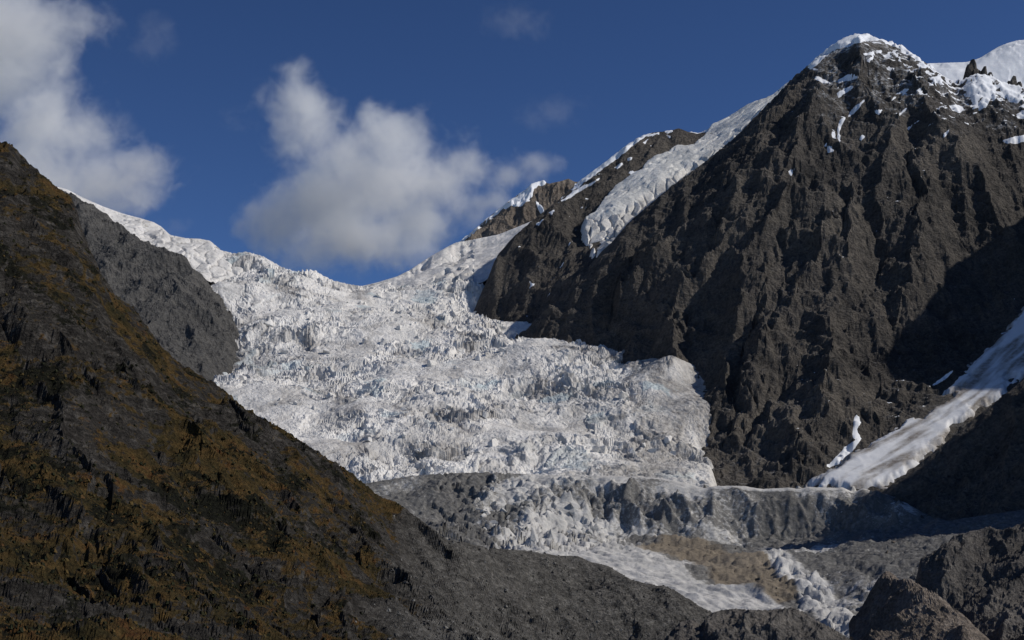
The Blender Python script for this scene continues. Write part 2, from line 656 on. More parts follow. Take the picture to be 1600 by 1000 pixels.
# ------------------------------------------------------------------ main mountain on the right
L = Land(
    ctrl=[(930, 402, 2900), (890, 450, 2860), (860, 480, 2850), (830, 510, 2860), (812, 524, 2880), (780, 560, 2860),
          (900, 600, 2720), (1000, 650, 2480), (1100, 760, 2180), (1200, 770, 2130), (1260, 768, 2120),
          (1300, 752, 2130), (1400, 692, 2250), (1450, 652, 2330), (1500, 612, 2400), (1550, 562, 2480), (1600, 510, 2560), (1680, 440, 2680),
          (1400, 775, 2080), (1500, 700, 2200), (1600, 640, 2300), (1700, 560, 2400), (1500, 800, 2000), (1650, 750, 2050)],
    sky=[(950, 385, 2950), (985, 345, 3010), (1050, 290, 3090), (1100, 254, 3150), (1150, 213, 3210), (1190, 172, 3280), (1215, 147, 3320), (1240, 120, 3360),
         (1275, 93, 3420), (1300, 74, 3450), (1320, 62, 3470), (1340, 56, 3480), (1360, 58, 3490), (1385, 66, 3490), (1410, 76, 3490),
         (1430, 90, 3480), (1450, 103, 3470), (1470, 118, 3460), (1490, 131, 3450), (1505, 131, 3440), (1515, 118, 3440), (1545, 118, 3430), (1570, 130, 3410), (1600, 137, 3390), (1700, 150, 3350)],
    back=180, drop=170)
for ln, w, h in [
        ([(1270, 150), (1262, 195), (1245, 240), (1215, 290)], 60, 34),
        ([(1195, 235), (1192, 280), (1180, 320), (1150, 365), (1115, 405), (1080, 440)], 65, 36),
        ([(1150, 280), (1143, 335), (1110, 380)], 45, 24),
        ([(1255, 285), (1240, 325), (1212, 370), (1175, 425), (1150, 480), (1140, 545)], 75, 46),
        ([(1285, 345), (1292, 390), (1278, 440), (1250, 495), (1220, 545), (1195, 610)], 80, 50),
        ([(1328, 285), (1322, 340), (1318, 392), (1338, 450), (1345, 505)], 55, 34),
        ([(1392, 190), (1387, 260), (1378, 320), (1388, 378)], 50, 32),
        ([(1440, 225), (1438, 300), (1445, 370), (1440, 430), (1420, 475), (1392, 525)], 70, 44),
        ([(1028, 360), (1026, 405), (1000, 445), (955, 475)], 60, 36),
        ([(1062, 415), (1055, 480), (1048, 535), (1070, 585)], 65, 40),
        ([(1203, 420), (1197, 470), (1182, 530), (1166, 590), (1155, 645)], 55, 36),
        ([(1480, 215), (1520, 290), (1560, 360), (1600, 430)], 70, 40),
        ([(1320, 470), (1302, 550), (1284, 610), (1290, 690)], 80, 50),
        ([(1430, 110), (1445, 165), (1485, 235)], 60, 34),
        ([(1345, 62), (1350, 110), (1372, 160), (1385, 215)], 55, 28),
        ([(1130, 580), (1135, 640), (1140, 700)], 45, 25),
        ([(1200, 620), (1240, 700), (1260, 745)], 45, 20)]:
    L.feat(ln, w, h)
for ln, w, h in [
        ([(1187, 470), (1170, 545), (1150, 600), (1125, 690)], 30, -26),
        ([(1310, 300), (1305, 370), (1318, 410)], 26, -22),
        ([(1428, 250), (1430, 345)], 26, -22),
        ([(1340, 440), (1330, 520)], 30, -22)]:
    L.feat(ln, w, h)
L.grid(800, 1720, [(800, 2500), (1000, 2280), (1100, 2090), (1720, 1980)], [(800, 3050), (950, 3150), (1100, 3350), (1300, 3700), (1500, 3680), (1720, 3500)], 500, 425)
dmp = 0.22 + 0.78 * sstep(0, 160, L.dsky)
NT = [(1256, 762), (1300, 735), (1330, 712), (1370, 690), (1400, 668), (1440, 640), (1470, 618), (1500, 590), (1530, 556), (1560, 528), (1600, 478), (1640, 450),
      (1640, 560), (1600, 590), (1560, 620), (1530, 640), (1500, 660), (1470, 690), (1450, 712), (1420, 738), (1390, 760), (1330, 768)]
px, py = L.shown()
dmp *= 1 - 0.9 * sstep(-14, 10, poly_sd(px, py, NT))
dmp *= 1 - 0.8 * sstep(-14, 4, poly_sd(px, py, [(1260, 105), (1275, 88), (1300, 66), (1320, 52), (1340, 40), (1380, 46), (1378, 62), (1352, 65), (1324, 74), (1306, 77), (1292, 86), (1278, 100)]))
zx, zy = L.grad()
L.z = erode(L.x, L.y, L.z, zx, zy, 170, 6, 14, 3, dmp, 0.53)
st = L.z * 0.85 + L.x * 0.55 + L.y * 0.12 + fbm(L.x, L.y, 150, 3, 33) * 18            # dipping beds
L.z += (ridged(L.x + L.y * 0.25, L.y * 0.55 - L.x * 0.35, 70, 5, 25, 0.55) * 7 + ridged(L.x, L.y, 120, 6, 21, 0.5) * 5 + fbm(L.x, L.y, 22, 4, 31, 0.65) * 2.4 + fbm(st, (L.x + L.y) * 0.12, 26, 4, 35, 0.62) * 4.6) * dmp
L.fit()
px, py = L.shown()
zx, zy = L.grad()
dust = sstep(270, 90, py) * sstep(1235, 1300, px) * (0.55 + 0.6 * fbm(L.x, L.y * 1.3, 60, 3, 737)) - 0.45 * (np.hypot(zx, zy) - 0.8) * 0.8
L_o = tag(L.build("mountain", M_rock, {"snow": np.clip(dust, 0, 0.9)}, smooth=False), "dark brown craggy mountain with a snow-capped rounded summit above the icefall", "mountain", None, "structure")
print("L done")

# ------------------------------------------------------------------ second ridge with the hanging glacier, left of the summit
K = Land(
    ctrl=[(775, 520, 3060), (812, 530, 2990), (860, 495, 2990), (890, 465, 2980), (930, 415, 3000), (850, 400, 3170), (900, 350, 3260), (760, 500, 3120),
          (1000, 330, 3330), (1080, 270, 3440), (1150, 215, 3520), (1050, 350, 3200), (900, 560, 2850)],
    sky=[(735, 500, 3190), (750, 462, 3230), (762, 436, 3260), (775, 402, 3310), (800, 372, 3360), (830, 346, 3400), (870, 314, 3470), (900, 288, 3520), (925, 270, 3550),
         (950, 251, 3580), (975, 231, 3600), (1000, 215, 3620), (1020, 207, 3630), (1050, 204, 3640), (1060, 200, 3640), (1075, 206, 3640),
         (1095, 208, 3640), (1120, 196, 3640), (1150, 180, 3640), (1215, 155, 3640), (1280, 130, 3640)],
    back=150, drop=150)
for ln, w, h in [([(890, 350), (865, 410), (850, 450), (855, 490)], 45, 20), ([(940, 410), (900, 440), (850, 500)], 40, -22),
                 ([(810, 430), (805, 460), (810, 500)], 35, 14)]:
    K.feat(ln, w, h)
K.grid(725, 1260, [(725, 2900), (850, 2800), (1260, 3100)], [(725, 3450), (900, 3750), (1260, 3900)], 340, 270, 350)
dmp = 0.2 + 0.8 * sstep(0, 120, K.dsky)
HGp = [(916, 338), (930, 330), (946, 308), (962, 290), (982, 274), (1004, 264), (1012, 246), (1040, 238), (1058, 226), (1085, 224), (1100, 212), (1112, 196), (1140, 178), (1170, 162),
       (1200, 150), (1230, 128), (1250, 118), (1250, 160), (1200, 190), (1150, 235), (1090, 285), (1040, 320), (990, 355), (960, 385), (942, 394), (922, 384), (914, 360)]
px, py = K.shown()
dmp *= 1 - 0.85 * sstep(-14, 6, poly_sd(px, py, HGp))
zx, zy = K.grad()
K.z = erode(K.x, K.y, K.z, zx, zy, 120, 5, 10, 43, dmp, 0.52)
K.z += (ridged(K.x, K.y, 90, 5, 51, 0.55) * 9 + fbm(K.x, K.y, 18, 4, 61, 0.6) * 2.5) * dmp
K.fit(180)
K_o = tag(K.build("ridge", M_rock, smooth=False), "dark rocky ridge carrying the hanging glacier, left of the snow-capped summit", "ridge", None, "structure")

# hanging glacier
def on(land, px, py, d):
    h_ = land.seen(px, py)
    return (px, py, (h_ if h_ else 3300) - d)


HG = Land(ctrl=[(1135, 772, 2080), (1150, 800, 2090), (1200, 820, 2100), (1170, 800, 2060), on(K, 946, 306, 14), on(K, 982, 272, 14), on(K, 1012, 250, 14), on(K, 1058, 228, 12), on(K, 1098, 214, 12), (1140, 180, 3620), (1180, 160, 3610), (1215, 146, 3600), (1250, 122, 3590),
                on(K, 926, 336, 34), on(K, 960, 330, 70), on(K, 990, 312, 82), on(K, 1030, 280, 84), on(K, 1080, 252, 80), on(K, 1120, 228, 75), on(K, 1160, 196, 70), on(K, 1200, 165, 60),
                on(K, 942, 392, 10), on(K, 922, 380, 8), on(K, 962, 378, 18), on(K, 990, 352, 40), on(K, 1040, 310, 52), on(K, 1090, 278, 52), on(K, 1150, 225, 50), on(K, 1200, 190, 45)],)
HG.grid(905, 1262, [(905, 3000), (1262, 3350)], [(905, 3420), (1000, 3560), (1262, 3720)], 300, 200, 260)
px, py = HG.shown()
sd = poly_sd(px, py, HGp)
cliff = sstep(-6, 8, poly_sd(px, py, [(916, 340), (960, 336), (990, 318), (1030, 285), (1080, 257), (1120, 234), (1160, 201), (1200, 170), (1260, 150), (1260, 260), (940, 420), (900, 380)]))
F1, F2, ha, hb, hc, ox, oy = worley(HG.x + fbm(HG.x, HG.y, 30, 2, 5) * 8, HG.y * 0.7, 24, 301)
HG.z += cliff * ((ha - 0.5) * 12 + (hb - 0.5) * ox * 1.1 - 12 * (1 - sstep(0.0, 0.22, F2 - F1)))
HG.z += fbm(HG.x, HG.y, 60, 4, 302) * 4 * (1 - cliff) - (1 - cliff) * 3.5 * sstep(-0.08, 0.2, ridged(HG.x * 0.6 + HG.y * 0.35, HG.y * 1.9 - HG.x * 0.8, 70, 3, 305))
HG.z += np.minimum(sd, 0) * 3.0
HG_attr = {"dirt_shade": np.clip(cliff * (0.22 + 0.5 * fbm(HG.x, HG.y, 30, 3, 9)), 0, 1), "blue": np.clip((1 - cliff) * 0.12 + 0.05, 0, 1)}  # upper ice tinted bluish to paint its shaded side; cliff dirt is real

# far rock peak behind the snowfield
R = Land(ctrl=[(680, 420, 4350), (730, 395, 4380), (780, 375, 4400), (830, 355, 4430), (880, 345, 4450), (940, 330, 4480), (850, 420, 4250)],
         sky=[(690, 398, 4500), (725, 373, 4540), (750, 351, 4560), (780, 326, 4580), (810, 304, 4600), (832, 289, 4610), (850, 284, 4610), (858, 287, 4610), (866, 285, 4610),
              (876, 283, 4600), (888, 279, 4600), (898, 284, 4590), (906, 284, 4580), (930, 300, 4560), (960, 330, 4540)], back=120, drop=110)
R.feat([(838, 290), (835, 320), (850, 345)], 40, 22)
R.feat([(870, 286), (868, 310), (862, 325)], 30, 18)
R.feat([(800, 315), (795, 345)], 30, 12)
R.grid(680, 960, [(680, 4250), (960, 4300)], [(680, 4800), (960, 4800)], 230, 130, 330)
dmp = 0.12 + 0.88 * sstep(0, 60, R.dsky)
zx, zy = R.grad()
R.z = erode(R.x, R.y, R.z, zx, zy, 70, 4, 9, 143, dmp, 0.55)
R.z += ridged(R.x, R.y, 60, 4, 151, 0.55) * 12 * dmp
R.fit(120, 4)
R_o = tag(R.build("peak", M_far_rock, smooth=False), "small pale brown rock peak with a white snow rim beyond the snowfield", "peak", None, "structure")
px, py = R.shown()
wob = fbm(R.x, R.y, 25, 3, 161) * 3.0
sd = np.maximum(poly_sd(px, py, [(690, 402), (725, 373), (750, 351), (780, 326), (810, 304), (832, 286), (852, 280), (853, 288), (843, 290), (835, 296), (833, 305), (828, 312), (822, 318), (812, 322), (800, 320), (785, 328), (765, 343), (745, 360), (730, 373), (715, 382), (695, 408)]),
                np.maximum(poly_sd(px, py, [(835, 314), (838, 314), (851, 330), (847, 334)]), poly_sd(px, py, [(894, 287), (902, 287), (899, 292)])))
back = sstep(0, 30, np.hypot(R.x, R.y) - np.interp(np.arctan2(R.x, R.y), [math.atan2(q[0], q[1]) for q in R.sky], [math.hypot(q[0], q[1]) for q in R.sky])) * (px < 856)
mR = np.maximum(np.clip(0.35 + (sd + wob) / 5, 0, 1), back)
for o in R.sheet("snow_cover", mR, 9, M_snow, R_o, 12, fleck_name="snow_flecks"): pass

# snowfield below that peak, right of the icefall lip
J = Land(ctrl=[(600, 458, 3480), (640, 450, 3440), (690, 445, 3400), (745, 445, 3340), (765, 436, 3380), (790, 395, 3600), (640, 432, 3600), (700, 410, 3700), (760, 385, 3800), (680, 425, 3560),
               (560, 470, 3500)],
         sky=[(540, 455, 3600), (565, 447, 3640), (590, 441, 3680), (620, 432, 3720), (640, 422, 3750), (655, 412, 3760), (675, 399, 3790), (700, 385, 3850), (712, 379, 3880), (740, 374, 3930), (780, 366, 3990), (815, 352, 4030),
              (840, 342, 4060), (880, 330, 4080)], back=200, drop=50)
J.grid(535, 880, [(535, 3350), (880, 3300)], [(535, 3800), (700, 4050), (880, 4300)], 320, 200, 400)
px, py = J.shown()
rough = np.clip(sstep(0.0, 0.5, fbm(J.x, J.y, 160, 3, 71) + 0.25) * (px < 740), 0, 1)
F1, F2, ha, hb, hc, ox, oy = worley(J.x + fbm(J.x, J.y, 40, 2, 5) * 12, J.y * 0.8, 30, 201)
dm = 0.25 + 0.75 * sstep(0, 60, J.dsky)
J.z += rough * dm * ((ha - 0.5) * 12 + (hb - 0.5) * ox * 0.6 - 6 * (1 - sstep(0, 0.2, F2 - F1))) + fbm(J.x, J.y, 50, 4, 72) * 4 * dm
for cx_, cy_, D_, r_ in [(656, 404, 3765, 12), (664, 405, 3775, 10), (645, 412, 3752, 9), (716, 378, 3880, 13), (732, 380, 3890, 11)]:
    q = P(cx_, cy_ + 4, D_)
    J.z += 13 * np.clip(1.6 - np.hypot(J.x - q[0], J.y - q[1]) / r_, 0, 1)
J.fit(150, 4)
J.attrs = {"dirt_shade": np.clip(0.25 * rough + 0.3 * fbm(J.x, J.y, 40, 3, 6), 0, 1), "blue": np.zeros(J.x.shape)}
tag(J.build("snowfield", M_ice, J.attrs), "white snowfield with a few ice blocks, between the icefall lip and the far rock peak", "snowfield", None, "structure")

# far snow peak at the right edge
M_ = Land(ctrl=[(1440, 150, 3700), (1500, 150, 3700), (1560, 190, 3650), (1620, 220, 3620), (1700, 230, 3620), (1500, 200, 3500), (1600, 260, 3400)],
          sky=[(1420, 100, 4000), (1450, 99, 4010), (1480, 98, 4020), (1510, 97, 4030), (1530, 91, 4040), (1545, 82, 4060), (1560, 73, 4080), (1575, 67, 4100), (1590, 63, 4110), (1605, 62, 4120), (1660, 50, 4200), (1720, 40, 4250)],
          back=200, drop=120)
M_.grid(1420, 1720, [(1420, 3450), (1720, 3350)], [(1420, 4250), (1720, 4500)], 170, 110, 120)
px, py = M_.shown()
F1, F2, ha, hb, hc, ox, oy = worley(M_.x + fbm(M_.x, M_.y, 40, 2, 5) * 14, M_.y * 0.8, 45, 401)
cl = sstep(-8, 4, poly_sd(px, py, [(1555, 78), (1590, 64), (1640, 60), (1640, 95), (1590, 88), (1565, 92)]))
M_.z += (0.2 + 0.8 * cl) * ((ha - 0.5) * 12 + (hb - 0.5) * ox * 0.5) * sstep(0, 50, M_.dsky) + fbm(M_.x, M_.y, 80, 5, 402) * 5
M_.fit(200, 4)
tag(M_.build("snow_peak", M_snow), "white snow peak behind the right shoulder of the dark mountain", "peak", None, "structure")

# slopes of the left valley side: grey slab and the snow ridge above it
HE = [(318, 432, 3190), (332, 452, 3120), (350, 476, 3040), (356, 502, 2960), (359, 530, 2870), (352, 556, 2780), (332, 574, 2700), (310, 583, 2640), (285, 600, 2570)]
Hs = Land(ctrl=[(250, 480, 2880), (300, 505, 2880), (250, 560, 2660), (200, 500, 2800), (150, 420, 3080), (100, 400, 3200), (300, 585, 2620), (200, 620, 2500), (60, 480, 3000), (250, 430, 3130)] + HE,
          sky=[(60, 300, 3560), (122, 331, 3490), (150, 344, 3460), (175, 355, 3430), (200, 372, 3400), (235, 402, 3340), (270, 413, 3290), (300, 421, 3240), (318, 432, 3190)],
          flank=[(a, b, d, 34, 10, 50) for a, b, d in HE], back=120, drop=120)
Hs.feat([(215, 420), (245, 455), (250, 500)], 45, 26)
Hs.feat([(220, 492), (260, 490), (300, 494), (350, 500)], 34, 30)
Hs.feat([(232, 500), (240, 520), (243, 545)], 20, -34)
Hs.feat([(292, 500), (308, 525), (312, 560)], 20, -38)
Hs.feat([(160, 400), (185, 440), (190, 470)], 30, -16)
Hs.feat([(255, 420), (300, 450), (345, 470)], 30, 14)
Hs.grid(60, 400, [(60, 2700), (300, 2450), (400, 2450)], [(60, 3750), (250, 3500), (400, 3250)], 260, 220, 460)
dmp = 0.2 + 0.8 * sstep(0, 60, Hs.dsky)
zx, zy = Hs.grad()
Hs.z = erode(Hs.x, Hs.y, Hs.z, zx, zy, 110, 5, 12, 243, dmp, 0.5)
tx = Hs.z * 0.9 + Hs.x * 0.45 + fbm(Hs.x, Hs.y, 90, 3, 255) * 10
Hs.z += fbm(tx, (Hs.x + Hs.y) * 0.1, 24, 4, 257, 0.6) * 4.5 * dmp
Hs.z += ((ridged(Hs.x, Hs.y, 80, 5, 251, 0.5) ) * 10 + fbm(Hs.x, Hs.y, 14, 4, 261, 0.6) * 2.0) * dmp
tag(Hs.build("rock_slab", M_slab, smooth=False), "smooth grey rock slope between the brown hillside and the left edge of the icefall", "rock face", None, "structure")

I_ = Land(ctrl=[(100, 345, 3560), (122, 340, 3530), (150, 352, 3500), (175, 362, 3470), (200, 378, 3440), (235, 406, 3380), (275, 420, 3330), (310, 432, 3270), (330, 440, 3240), (350, 450, 3220), (290, 400, 3400), (230, 370, 3560), (170, 340, 3700)],
          sky=[(60, 285, 4020), (105, 296, 3980), (130, 309, 3950), (160, 322, 3900), (190, 333, 3850), (220, 341, 3800), (240, 347, 3760), (252, 354, 3740), (266, 367, 3700), (290, 372, 3650), (312, 373, 3610), (328, 376, 3590), (340, 386, 3570), (348, 393, 3560), (372, 400, 3540), (400, 410, 3500)],
          back=200, drop=70)
I_.grid(60, 400, [(60, 3420), (200, 3350), (400, 3150)], [(60, 4300), (400, 3750)], 220, 140, 360)
px, py = I_.shown()
rough = np.clip(sstep(150, 260, px), 0, 1) * 0.8 + 0.2
F1, F2, ha, hb, hc, ox, oy = worley(I_.x + fbm(I_.x, I_.y, 40, 2, 5) * 12, I_.y * 0.7, 28, 501)
dm = 0.25 + 0.75 * sstep(0, 60, I_.dsky)
I_.z += rough * dm * ((ha - 0.5) * 9 + (hb - 0.5) * ox * 0.5 - 6 * (1 - sstep(0, 0.2, F2 - F1))) + fbm(I_.x, I_.y, 60, 4, 502) * 4 * dm
I_.fit(150, 4)
tag(I_.build("snow_ridge", M_ice, {"dirt_shade": np.clip(0.3 * rough * (0.3 + fbm(I_.x, I_.y, 50, 3, 16)), 0, 1), "blue": np.zeros(I_.x.shape)}),
    "snow ridge sloping down from the hilltop to the icefall, above the grey slab", "ridge", None, "structure")

# ------------------------------------------------------------------ icefall
def onL(px, py, d):
    return (px, py, L.seen(px, py) - d)


edge = [onL(835, 532, 40), onL(870, 542, 45), onL(905, 546, 45), onL(950, 567, 55), onL(985, 587, 60), onL(1020, 604, 60), onL(1050, 624, 60), onL(1072, 652, 55), onL(1100, 700, 40), onL(1110, 735, 25)]
wallside = [onL(985, 568, 6), onL(1020, 566, 6), onL(1052, 571, 6), onL(1075, 600, 6), onL(1102, 628, 6), onL(1128, 665, 5), onL(1124, 695, 5), onL(1118, 740, 5)]
G = Land(ctrl=[(600, 762, 2090), (480, 760, 2100), (700, 762, 2090), (800, 765, 2080), (900, 765, 2060), (1000, 770, 2050), (1100, 775, 2050),
               (600, 600, 2600), (450, 600, 2610), (800, 640, 2420), (950, 680, 2260), (500, 500, 3000), (650, 520, 2930), (400, 450, 3240), (600, 470, 3200), (700, 700, 2200), (500, 690, 2260), (560, 735, 2130),
               (250, 560, 3000), (200, 500, 3350), (280, 480, 3300), (100, 420, 3600), (300, 560, 2950), (368, 478, 3120), (374, 503, 3030), (378, 532, 2930), (374, 560, 2830), (350, 580, 2740), (325, 592, 2690), (345, 450, 3180), (400, 650, 2480),
               (750, 452, 3220), (752, 482, 3190), (778, 508, 3060), (812, 525, 2950), (660, 450, 3380), (720, 440, 3340)] + edge + wallside,
         sky=[(300, 383, 3590), (350, 392, 3520), (365, 396, 3500), (385, 393, 3480), (410, 400, 3470), (440, 417, 3460), (462, 424, 3450), (478, 422, 3450), (492, 422, 3450), (502, 429, 3440), (520, 438, 3430), (545, 444, 3420), (565, 447, 3415), (600, 448, 3410)],
         back=200, drop=60)
G.grid(230, 1180, [(230, 2450), (400, 2150), (600, 1990), (1180, 1990)], [(230, 3750), (600, 3600), (760, 3450), (900, 2900), (1180, 2480)], 620, 430, 560)
px, py = G.shown()
dm = 0.3 + 0.7 * sstep(0, 120, G.dsky)
wx, wy = G.x + fbm(G.x, G.y, 70, 3, 5) * 26, G.y + fbm(G.x, G.y, 70, 3, 15) * 26
brk = np.clip(0.55 + 1.1 * fbm(G.x, G.y, 200, 4, 601), 0.10, 1.2)
upper = sstep(2300, 3300, np.hypot(G.x, G.y))
zz = fbm(G.x, G.y, 240, 3, 602) * 16 * dm
for lam, a, sx, sy, sd_ in [(58, 0.38, 1.0, 0.75, 611), (29, 0.6, 0.85, 1.0, 621), (15, 0.75, 1.0, 0.85, 631), (8, 0.42, 1.0, 1.0, 641)]:
    F1, F2, ha, hb, hc, ox, oy = worley(wx * sx, wy * sy, lam, sd_)
    blk = (ha - 0.5) * lam * 0.46 + (hb - 0.5) * ox * 1.5 + (hc - 0.5) * oy * 1.0
    crv = -(1 - sstep(0.0, 0.16, F2 - F1)) * lam * 0.16 * (hc > 0.35)
    qz = 1 - 0.6 * sstep(960, 1040, px)
    sel = qz * np.clip(brk * (0.6 + 0.9 * fbm(G.x, G.y, lam * 4, 2, sd_ + 5)), 0.05, 1.2)
    zz = zz + a * sel * dm * (blk + crv)
    if lam == 29: bluec = np.clip((sstep(0.15, 0.5, np.abs(hb - 0.5)) * (ha > 0.8)), 0, 1)
# ice steps across the flow
tt_ = np.hypot(wx, wy) / 165.0 + fbm(G.x, G.y, 420, 3, 655) * 0.9
saw = tt_ - np.floor(tt_)
zz = zz + dm * 13 * np.clip(brk, 0.25, 1) * (np.where(saw < 0.22, saw / 0.22, 1 - (saw - 0.22) / 0.78) - 0.5)
# transverse crevasses
cr = ridged(wx * 0.55, wy * 1.6, 90, 3, 651)
zz -= dm * 9 * sstep(0.25, 0.6, cr) * brk
G.z = G.z + zz + fbm(G.x, G.y, 13, 5, 661, 0.62) * 2.3 * (0.4 + brk)
G.fit(220, 6)
G.z -= 150 * sstep(1108, 1162, px)          # the ice margin dips under the mountain foot
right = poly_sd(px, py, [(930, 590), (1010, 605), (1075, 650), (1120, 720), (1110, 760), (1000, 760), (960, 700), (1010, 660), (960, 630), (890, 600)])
dirt_shade = 0.14 + 0.42 * fbm(G.x, G.y, 120, 4, 671) + 0.7 * fbm(wx * 0.9, wy * 0.22, 45, 4, 675) + 0.62 * sstep(-30, 30, right) + 0.9 * sstep(-8, 8, poly_sd(px, py, [(960, 560), (1020, 555), (1070, 560), (1110, 610), (1145, 665), (1130, 720), (1100, 690), (1078, 645), (1040, 612), (1000, 590)])) - 0.15 * upper  # the last polygon darkens the shaded snow apron by colour, beside real dirt
dirt_shade = dirt_shade + 0.35 * sstep(-0.2, 0.2, cr) - 0.35 * sstep(-40, 10, -np.abs(py - 725) + 5) * (px < 960) * (px > 540)
G_attr = {"dirt_shade": np.clip(dirt_shade, 0, 1), "blue": bluec * sstep(0.3, 0.7, fbm(G.x, G.y, 200, 2, 681) + 0.6) * 0.8}
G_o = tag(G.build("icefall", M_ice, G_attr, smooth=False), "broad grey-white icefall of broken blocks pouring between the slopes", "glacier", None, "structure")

HG_o = tag(HG.build("hanging_glacier", M_ice, HG_attr), "narrow hanging glacier with a cracked ice cliff clinging to the dark ridge", "glacier", None, "structure")
print("G done")

# ------------------------------------------------------------------ snow tongue and dark spur on the right
px, py = L.shown()
sdN = poly_sd(px, py, NT) + fbm(L.x, L.y, 34, 5, 701, 0.6) * 8 - 1.0
strk = fbm(L.x * 0.9 + L.y * 0.55, (L.y * 0.8 - L.x * 0.6) * 5, 110, 4, 711)
gapm = sstep(-6, 8, poly_sd(px, py, [(1420, 655), (1520, 580), (1560, 545), (1600, 530), (1640, 520), (1640, 555), (1580, 590), (1500, 625), (1450, 670)]))
mN = np.clip(0.35 + sdN / 9 - gapm * np.clip(1.0 + strk * 2.2, 0, 1.3), 0, 1) * (sdN > -6)
dirtN = np.clip(0.28 + strk * 1.3 + 0.5 * gapm + 0.5 * sstep(7, 0, sdN), 0, 1)

# snow patches on the mountain face: traced ones, plus flecks that lie on its ledges near the summit
patches = {
    "cap": [(1260, 105), (1275, 88), (1300, 66), (1320, 52), (1340, 44), (1372, 46), (1378, 62), (1368, 64), (1352, 65), (1336, 68), (1324, 74), (1306, 77), (1292, 86), (1278, 100), (1266, 109)],
    "right_rim": [(1372, 62), (1390, 60), (1412, 70), (1422, 80), (1440, 92), (1436, 97), (1420, 86), (1405, 76), (1385, 68)],
}
small = [[(1309, 125), (1325, 117), (1341, 119), (1338, 123), (1322, 126), (1310, 130)], [(1308, 147), (1320, 138), (1333, 134), (1332, 138), (1318, 146), (1310, 152)],
         [(1350, 157), (1345, 166), (1332, 178), (1325, 183), (1328, 176), (1338, 164)], [(1322, 182), (1316, 192), (1312, 206), (1313, 223), (1308, 214), (1309, 198), (1314, 187)],
         [(1300, 204), (1305, 206), (1306, 216), (1301, 214)], [(1400, 147), (1410, 141), (1420, 139), (1416, 143), (1405, 147)], [(1393, 156), (1401, 150), (1397, 154), (1392, 158)],
         [(1367, 173), (1378, 172), (1384, 165), (1374, 178), (1368, 177)], [(1405, 178), (1419, 168), (1411, 175), (1406, 180)], [(1418, 200), (1437, 187), (1426, 196), (1419, 203)],
         [(1474, 211), (1486, 199), (1480, 208), (1475, 214)], [(1343, 217), (1348, 211), (1352, 214), (1345, 219)], [(1292, 229), (1300, 230), (1302, 236), (1294, 238)], [(1288, 226), (1292, 224), (1294, 228), (1289, 229)],
         [(1354, 95), (1366, 86), (1364, 91), (1356, 98)], [(1350, 84), (1364, 81), (1365, 85), (1352, 86)], [(1386, 106), (1394, 107), (1392, 110), (1386, 109)], [(1269, 122), (1276, 119), (1290, 126), (1297, 130), (1285, 129)],
         [(1262, 104), (1272, 106), (1279, 110), (1266, 108)], [(1380, 86), (1394, 87), (1396, 90), (1384, 90)], [(1369, 80), (1378, 78), (1378, 82), (1370, 83)],
         [(1484, 165), (1498, 164), (1508, 170), (1500, 176), (1488, 172)], [(1530, 160), (1545, 140), (1560, 132), (1550, 150), (1540, 168), (1530, 172)], [(1505, 130), (1520, 118), (1545, 112), (1560, 130), (1540, 145), (1530, 160), (1515, 155), (1510, 142)],
         [(1500, 136), (1512, 122), (1550, 122), (1575, 134), (1600, 142), (1640, 150), (1640, 160), (1590, 152), (1570, 150), (1562, 138), (1540, 150), (1528, 172), (1518, 170), (1524, 150), (1510, 150)], [(1570, 145), (1585, 143), (1600, 150), (1590, 162), (1576, 158)], [(1588, 178), (1600, 172), (1615, 178), (1605, 186), (1590, 184)], [(1565, 220), (1580, 215), (1600, 212), (1610, 220), (1590, 224), (1570, 223)],
         [(1454, 122), (1466, 118), (1474, 126), (1464, 130)], [(1450, 130), (1466, 132), (1464, 134), (1452, 134)], [(1432, 99), (1446, 100), (1448, 106), (1436, 105)],
         [(1450, 605), (1470, 592), (1488, 580), (1480, 590), (1460, 602)], [(1335, 652), (1342, 650), (1345, 660), (1338, 672), (1345, 684), (1334, 684), (1332, 672)],
         [(1292, 728), (1308, 712), (1325, 695), (1348, 682), (1342, 692), (1325, 710), (1310, 724), (1296, 730)], [(1230, 268), (1241, 264), (1236, 274)]]
wob = fbm(L.x, L.y, 14, 3, 721) * 1.6
mk = np.zeros(L.x.shape)
sd = np.maximum(poly_sd(px, py, patches["cap"]), poly_sd(px, py, patches["right_rim"])) + wob
mcap = np.clip(0.35 + sd / 8, 0, 1)
behind = np.hypot(L.x, L.y) - np.interp(np.arctan2(L.x, L.y), [math.atan2(q[0], q[1]) for q in L.sky], [math.hypot(q[0], q[1]) for q in L.sky])
mcap = np.maximum(mcap, sstep(-6, 14, behind) * (px > 1262) * (px < 1445) * (L.z > 1100))
for pl in small:
    big = pl[0][0] > 1480 and pl[0][1] < 240 and len(pl) > 7
    wv = fbm(L.x, L.y * 1.2, 30, 4, 725, 0.6) * 9 - 2 if big else wob * 0.9 + 0.4
    mk = np.maximum(mk, np.clip(0.35 + (poly_sd(px, py, pl) + wv) / 4.5, 0, 1))
zx, zy = L.grad()
sl = np.hypot(zx, zy)
hi = sstep(235, 130, py) * sstep(1330, 1480, px) * 0.9 + 0.30 * sstep(170, 60, py) * sstep(1240, 1300, px)
lod = np.clip(hi * 1.4 - (sl - 0.75) * 0.9 + fbm(L.x, L.y * 1.4, 30, 4, 731, 0.6) * 1.0 - 0.66, 0, 0.55) * (behind < 40) * (px > 1225)
mk = np.maximum(mk, lod)
L.sheet("snow_cap", mcap, 9, M_snow, L_o, 12)
L.sheet("snow_patch", mk, 3.2, M_snow, L_o, 14, fleck_name="snow_flecks")
